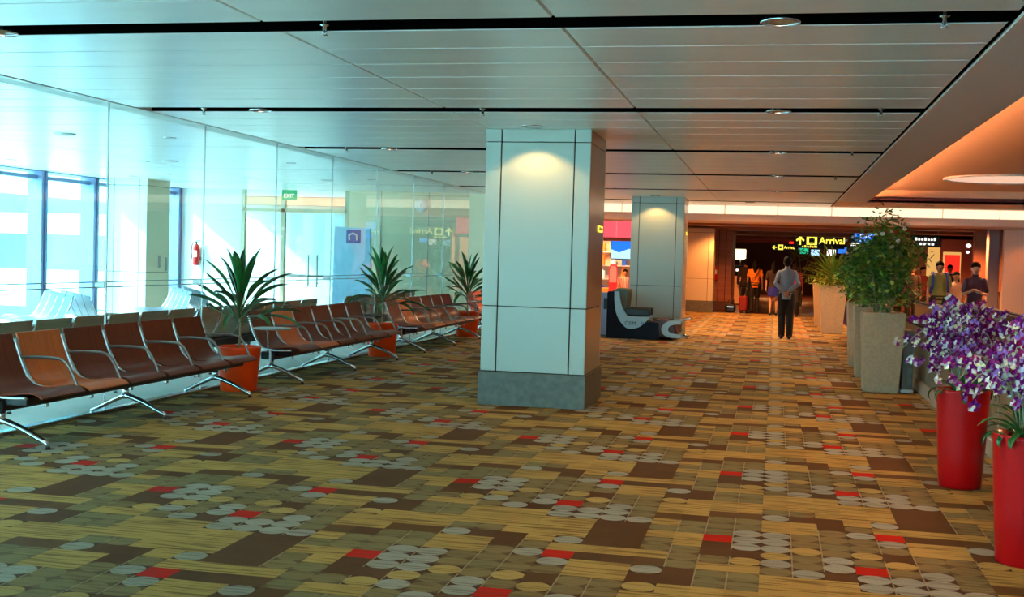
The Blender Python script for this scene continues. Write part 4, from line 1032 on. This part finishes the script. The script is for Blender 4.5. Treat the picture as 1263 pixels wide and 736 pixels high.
def person(label,loc,rz,H=1.72,top=None,low=None,topm=None,lowm=None,skin='skin',arms=None,legs=None,vox=.011,hair='short',bulk=1.0,sleeve=1.0,skirt=False,face=True,lean=0,shoes=None,collar=False,group=None,shorts=1.0):
    """faces local -Y. arms: two (elbow,wrist,hand_dir,palm_n,curl)"""
    s=H/1.72; B=bulk
    t=thing('person',label,'person',loc,rz,group)
    hipz=.92
    sh=[(-.178*B,.0,1.395),(.178*B,.0,1.395)]
    if arms is None:
        arms=[((-.235*B,.02,1.14),(-.245*B,-.04,.88),(0,-.15,-1),(1,0,0),.5),((.235*B,.02,1.14),(.245*B,-.04,.88),(0,-.15,-1),(-1,0,0),.5)]
    if legs is None:
        legs=[((-.09,0,hipz),(-.095,-.02,.49),(-.10,.02,.085)),((.09,0,hipz),(.095,-.02,.49),(.10,.02,.085))]
    SC=lambda p:tuple(q*s for q in p)
    def limbs(b,o=0,fr=1,frl=1,do_arm=True,do_leg=True,feet=True,upto=1):
        if do_arm:
            for (e,wv,hd,pn,cu),S0 in zip(arms,sh):
                if fr>=1: b.cap([SC(S0),SC(lerp(S0,e,.5)),SC(e),SC(lerp(e,wv,.45)),SC(wv)],[(.052+o)*s*B,(.046+o)*s*B,(.038+o)*s,(.036+o)*s,(.026+o)*s])
                elif fr>=.5: 
                    q=(fr-.5)*2; b.cap([SC(S0),SC(lerp(S0,e,.5)),SC(e),SC(lerp(e,wv,max(q,.05)))],[(.054+o)*s*B,(.048+o)*s*B,(.042+o)*s,(.038+o)*s])
                else: b.cap([SC(S0),SC(lerp(S0,e,max(fr*2,.2)))],[(.056+o)*s*B,(.052+o)*s])
        if do_leg:
            for h,k,a in legs:
                if frl>=1: b.cap([SC(h),SC(lerp(h,k,.5)),SC(k),SC(lerp(k,a,.35)),SC(a)],[(.090+o)*s*B,(.076+o)*s*B,(.056+o)*s,(.054+o)*s,(.036+o*1.4)*s])
                else: b.cap([SC(h),SC(lerp(h,k,frl))],[(.092+o)*s*B,(.080+o)*s*B])
    def torso(b,o=0,zlo=.86,zhi=1.48):
        prof=[(.84,.150,.105),(.92,.165,.115),(1.0,.155,.105),(1.08,.140,.098),(1.2,.158,.108),(1.32,.180,.114),(1.40,.182,.098),(1.44,.145,.082),(1.47,.095,.068),(1.49,.06,.058)]
        V=[];F=[];n=20;pr=[p for p in prof if zlo-1e-3<=p[0]<=zhi+1e-3]
        for z,rx,ry in pr:
            for j in range(n): a=2*pi*j/n; V.append(((rx*B+o)*s*cos(a),(ry*B+o)*s*sin(a)+.01*s,z*s))
        for i in range(len(pr)-1):
            for j in range(n): F.append((i*n+j,i*n+(j+1)%n,(i+1)*n+(j+1)%n,(i+1)*n+j))
        F.append(tuple(reversed(range(n)))); F.append(tuple(range(len(V)-n,len(V))))
        b.add(V,F,0,True)
    # body
    b=MB(); torso(b,-.006); limbs(b,-.006)
    b.cap([SC((0,.01,1.40)),SC((0,.0,1.54))],[.056*s,.050*s])
    hc=(0,-.012,1.625)
    b.ell(SC(hc),(.074*s,.092*s,.105*s)); b.ell(SC((0,-.035,1.575)),(.056*s,.062*s,.058*s))
    b.cap([SC((0,-.098,1.63)),SC((0,-.118,1.602))],[.010*s,.013*s],8)
    b.cap([SC((-.018,-.094,1.572)),SC((.018,-.094,1.572))],[.009*s,.009*s],8)
    for x in (-1,1): b.ell(SC((x*.077,.0,1.615)),(.012*s,.02*s,.032*s))
    for (e,wv,hd,pn,cu),sd in zip(arms,(1,-1)): hand(b,SC(wv),hd,pn,s*.95,cu,sd)
    for h,k,a in legs:
        b.cap([SC((a[0],a[1]+.03,.05)),SC((a[0]*1.05,a[1]-.14,.035))],[.038*s,.030*s])
    o=b.build('body',M[skin],t); remesh(o,vox)
    # clothing
    if topm:
        b=MB(); torso(b,.010,.84 if low!='tucked' else .84,1.48); limbs(b,.010,sleeve,1,True,False)
        if collar: b.cap([SC((0,.012,1.45)),SC((0,.008,1.495))],[.068*s,.062*s])
        o=b.build('shirt',topm,t); remesh(o,vox)
    if lowm:
        b=MB()
        if skirt:
            prof=[(.62,.20,.16),(.72,.195,.15),(.84,.18,.135),(.94,.165,.12),(1.0,.15,.108)]
            V=[];F=[];n=22
            for z,rx,ry in prof:
                for j in range(n): a=2*pi*j/n; q=1+.03*sin(6*a); V.append((rx*q*s,0,0) if False else (rx*q*s*cos(a),ry*q*s*sin(a)+.01*s,z*s))
            for i in range(len(prof)-1):
                for j in range(n): F.append((i*n+j,i*n+(j+1)%n,(i+1)*n+(j+1)%n,(i+1)*n+j))
            F.append(tuple(reversed(range(n)))); F.append(tuple(range(len(V)-n,len(V)))); b.add(V,F,0,True)
        else:
            b.ell(SC((0,.01,.93)),(.172*s*B,.128*s*B,.11*s)); limbs(b,.024,1,shorts,False,True)
        o=b.build('skirt' if skirt else 'trousers',lowm,t); remesh(o,vox)
        if not skirt and topm:
            b=MB(); b.lathe([(.166*B*s,.985*s),(.168*B*s,1.0*s),(.166*B*s,1.015*s)],(0,.01*s,0),24,sx=1,sy=.72); b.build('belt',M['black'],t)
    # shoes
    b=MB()
    for h,k,a in legs:
        b.cap([SC((a[0],a[1]+.045,.045)),SC((a[0],a[1]-.05,.048)),SC((a[0]*1.05,a[1]-.17,.034))],[.045*s,.043*s,.034*s])
    o=b.build('shoes',shoes or M['black'],t); remesh(o,vox)
    # hair
    b=MB()
    b.ell(SC((0,.004,1.668)),(.086*s,.104*s,.085*s)); b.ell(SC((0,.03,1.64)),(.086*s,.085*s,.085*s))
    if hair=='long':
        b.cap([SC((0,.05,1.66)),SC((0,.075,1.52)),SC((0,.085,1.38))],[.085*s,.085*s,.06*s]); b.cap([SC((-.06,.03,1.64)),SC((-.075,.03,1.48))],[.035*s,.03*s]); b.cap([SC((.06,.03,1.64)),SC((.075,.03,1.48))],[.035*s,.03*s])
    else: b.ell(SC((0,.04,1.61)),(.076*s,.070*s,.085*s))
    o=b.build('hair',M['hair'],t); remesh(o,vox)
    if face:
        for x in (-1,1):
            b=MB(); b.ell(SC((x*.031,-.094,1.632)),(.012*s,.008*s,.007*s),0,10,6); b.build('eye',M['black'],t)
        b=MB(); b.ell(SC((0,-.104,1.571)),(.024*s,.006*s,.006*s),0,10,6); b.build('mouth',mat('lips',S(150,70,60),.5),t)
    return t
walkL=lambda st: [((-.09,0,.92),(-.09,-.10*st,.50),(-.095,.06*st,.10)),((.09,0,.92),(.095,.03*st,.49),(.10,.16*st,.11))]
# man with hands clasped behind his back (his back is local +Y)
shirt=mat('grey_blue_shirt',S(128,132,142),.8)
p=person('person in grey-blue shirt and black trousers walking away, hands clasped behind back',(.26,26.15,0),pi,1.74,None,None,shirt,cloth('black_trousers',S(20,16,18)),
  'skin_d',arms=[((-.235,.11,1.17),(-.045,.165,1.02),(.55,.12,-.62),(0,-1,.2),.5),((.235,.11,1.17),(.045,.18,.99),(-.5,.1,-.7),(0,-1,.2),.55)],
  legs=[((-.09,0,.92),(-.085,-.03,.49),(-.08,.03,.085)),((.09,0,.92),(.085,-.09,.50),(.08,-.02,.085))],vox=.006,sleeve=.93,collar=True,bulk=.88)
orange=cloth('orange_top',S(236,128,30)); blk=cloth('black_cloth',S(22,16,16)); dk=cloth('dark_brown_cloth',S(44,22,20))
p=person('person in orange top and black trousers with a dark bag strap, walking away',(-.62,39.2,0),pi,1.66,None,None,orange,blk,'skin_d',hair='long',sleeve=.3,legs=walkL(1))
b=MB(); b.tube(arc([(-.15,-.10,1.43),(-.05,-.135,1.25),(.12,-.135,1.02),(.19,.0,.92),(.12,.145,1.02),(-.05,.14,1.25),(-.15,.06,1.44)],5),.016,6,flat=.5); b.build('bag_strap',M['black'],p)
b=MB(); b.box(.17,.25,-.14,.14,.78,.98,0,.02); b.build('shoulder_bag',M['black'],p)
person('person in dark clothes close beside the one in the orange top',(-.93,39.8,0),pi,1.72,None,None,dk,blk,'skin_d',legs=walkL(-1),sleeve=.9)
person('person with long hair, dark top and short blue skirt, walking away',(-.02,37.9,0),pi,1.64,None,None,dk,cloth('blue_skirt',S(30,34,150)),'skin',hair='long',skirt=True,legs=walkL(1),sleeve=.4)
p=person('person in dark clothes with a pink backpack, half hidden by the man in grey',(.60,37.2,0),pi,1.60,None,None,cloth('maroon_top',S(110,24,26)),blk,'skin_d',hair='short',legs=walkL(-1))
b=MB(); b.ell((.05,.17,1.08),(.15,.09,.15)); o=b.build('backpack',cloth('pink_bag',S(226,30,70)),p)
t=thing('suitcase','red upright trolley suitcase beside the person in the orange top','suitcase',(-1.0,38.95,0),0,None,.82)
b=MB(); b.box(-.12,.20,-.12,.12,.07,.66,0,.05); b.build('shell',mat('red_case',S(140,22,12),.5),t)
b=MB(); b.tube([(-.06,.08,.64),(-.06,.08,.98),(.14,.08,.98),(.14,.08,.64)],.01,6); b.build('handle',M['steel_d'],t)
for x in (-.08,.16):
    b=MB(); b.ell((x,0,.035),(.02,.035,.035)); b.build('wheel',M['black'],t)
t=thing('travel_bag','small black travel bag on the floor left of the red suitcase','bag',(-1.36,38.9,0))
b=MB(); b.box(-.17,.17,-.12,.12,0,.27,0,.05); b.build('body',M['black'],t); b=MB(); b.tube(arc([(-.1,0,.26),(-.06,0,.38),(.06,0,.38),(.1,0,.26)],5),.012,6); b.build('handle',M['black'],t); b=MB(); b.box(-.1,.1,-.125,-.119,.16,.2); b.build('trim',M['steel'],t)
# far right, coming towards the camera
pur=cloth('purple_polo',S(70,40,58))
p=person('person in dark purple polo shirt facing the hall, forearms raised in front',(3.55,22.9,.03),rad(-4),1.68,None,None,pur,blk,'skin',
  arms=[((-.20,-.02,1.15),(-.09,-.24,1.20),(.5,-.5,.45),(0,0,-1),.7),((.20,-.02,1.15),(.09,-.24,1.17),(-.5,-.5,.45),(0,0,-1),.7)],vox=.008,sleeve=.35,collar=True,bulk=.84)
grn=cloth('olive_green_shirt',S(122,122,60))
p=person('person in olive-green T-shirt with blue backpack straps walking towards the camera',(3.38,26.4,.03),rad(0),1.70,None,None,grn,blk,'skin_d',bulk=.95,sleeve=.3)
b=MB(); 
for x in (-.14,.14): b.tube(arc([(x,.1,1.46),(x,-.03,1.495),(x,-.125,1.40),(x*1.08,-.145,1.2),(x*1.25,-.03,1.08)],4),.028,8,flat=.4)
b.build('backpack_straps',cloth('blue_strap',S(40,60,130)),p)
b=MB(); b.box(-.17,.17,.13,.33,1.02,1.48,0,.06); b.build('backpack',cloth('blue_bag',S(34,44,90)),p)
person('person with long dark hair in pale dress behind the walkway rail',(3.78,26.9,.03),rad(10),1.50,None,None,cloth('pale_dress',S(214,170,140)),cloth('pale_skirt',S(214,170,140)),'skin',hair='long',skirt=True,sleeve=.3)
person('dark-clothed person standing in front of the glowing red panel',(5.02,37,0),0,1.70,None,None,blk,blk,'skin_d')
person('dark-clothed person seen through the bush, far beyond the walkways',(3.64,34,0),0,1.66,None,None,dk,blk,'skin_d',hair='long')
person('person in maroon top near the amber curtain, left of the green T-shirt',(4.16,36,0),rad(20),1.62,None,None,cloth('maroon_shirt',S(100,22,24)),blk,'skin_d')
p=person('small child in red and white striped top standing at the shop front',(-3.96,32.2,0),rad(10),1.32,None,None,mat('striped_top',S(230,220,214),.8),cloth('red_shorts',S(120,20,20)),'skin',sleeve=.4)
for o in p.children:
    if o.name.startswith('shirt'):
        m_=o.data.materials[0]; nt=m_.node_tree; tc=nt.nodes.new('ShaderNodeTexCoord'); wv=nt.nodes.new('ShaderNodeTexWave'); wv.bands_direction='X'; wv.inputs['Scale'].default_value=9
        cr=nt.nodes.new('ShaderNodeValToRGB'); cr.color_ramp.interpolation='CONSTANT'; cr.color_ramp.elements[0].color=S(200,40,44); cr.color_ramp.elements[1].color=S(232,222,216); cr.color_ramp.elements[1].position=.4
        nt.links.new(tc.outputs['Object'],wv.inputs[0]); nt.links.new(wv.outputs[0],cr.inputs[0]); nt.links.new(cr.outputs[0],nt.nodes['Principled BSDF'].inputs['Base Color'])
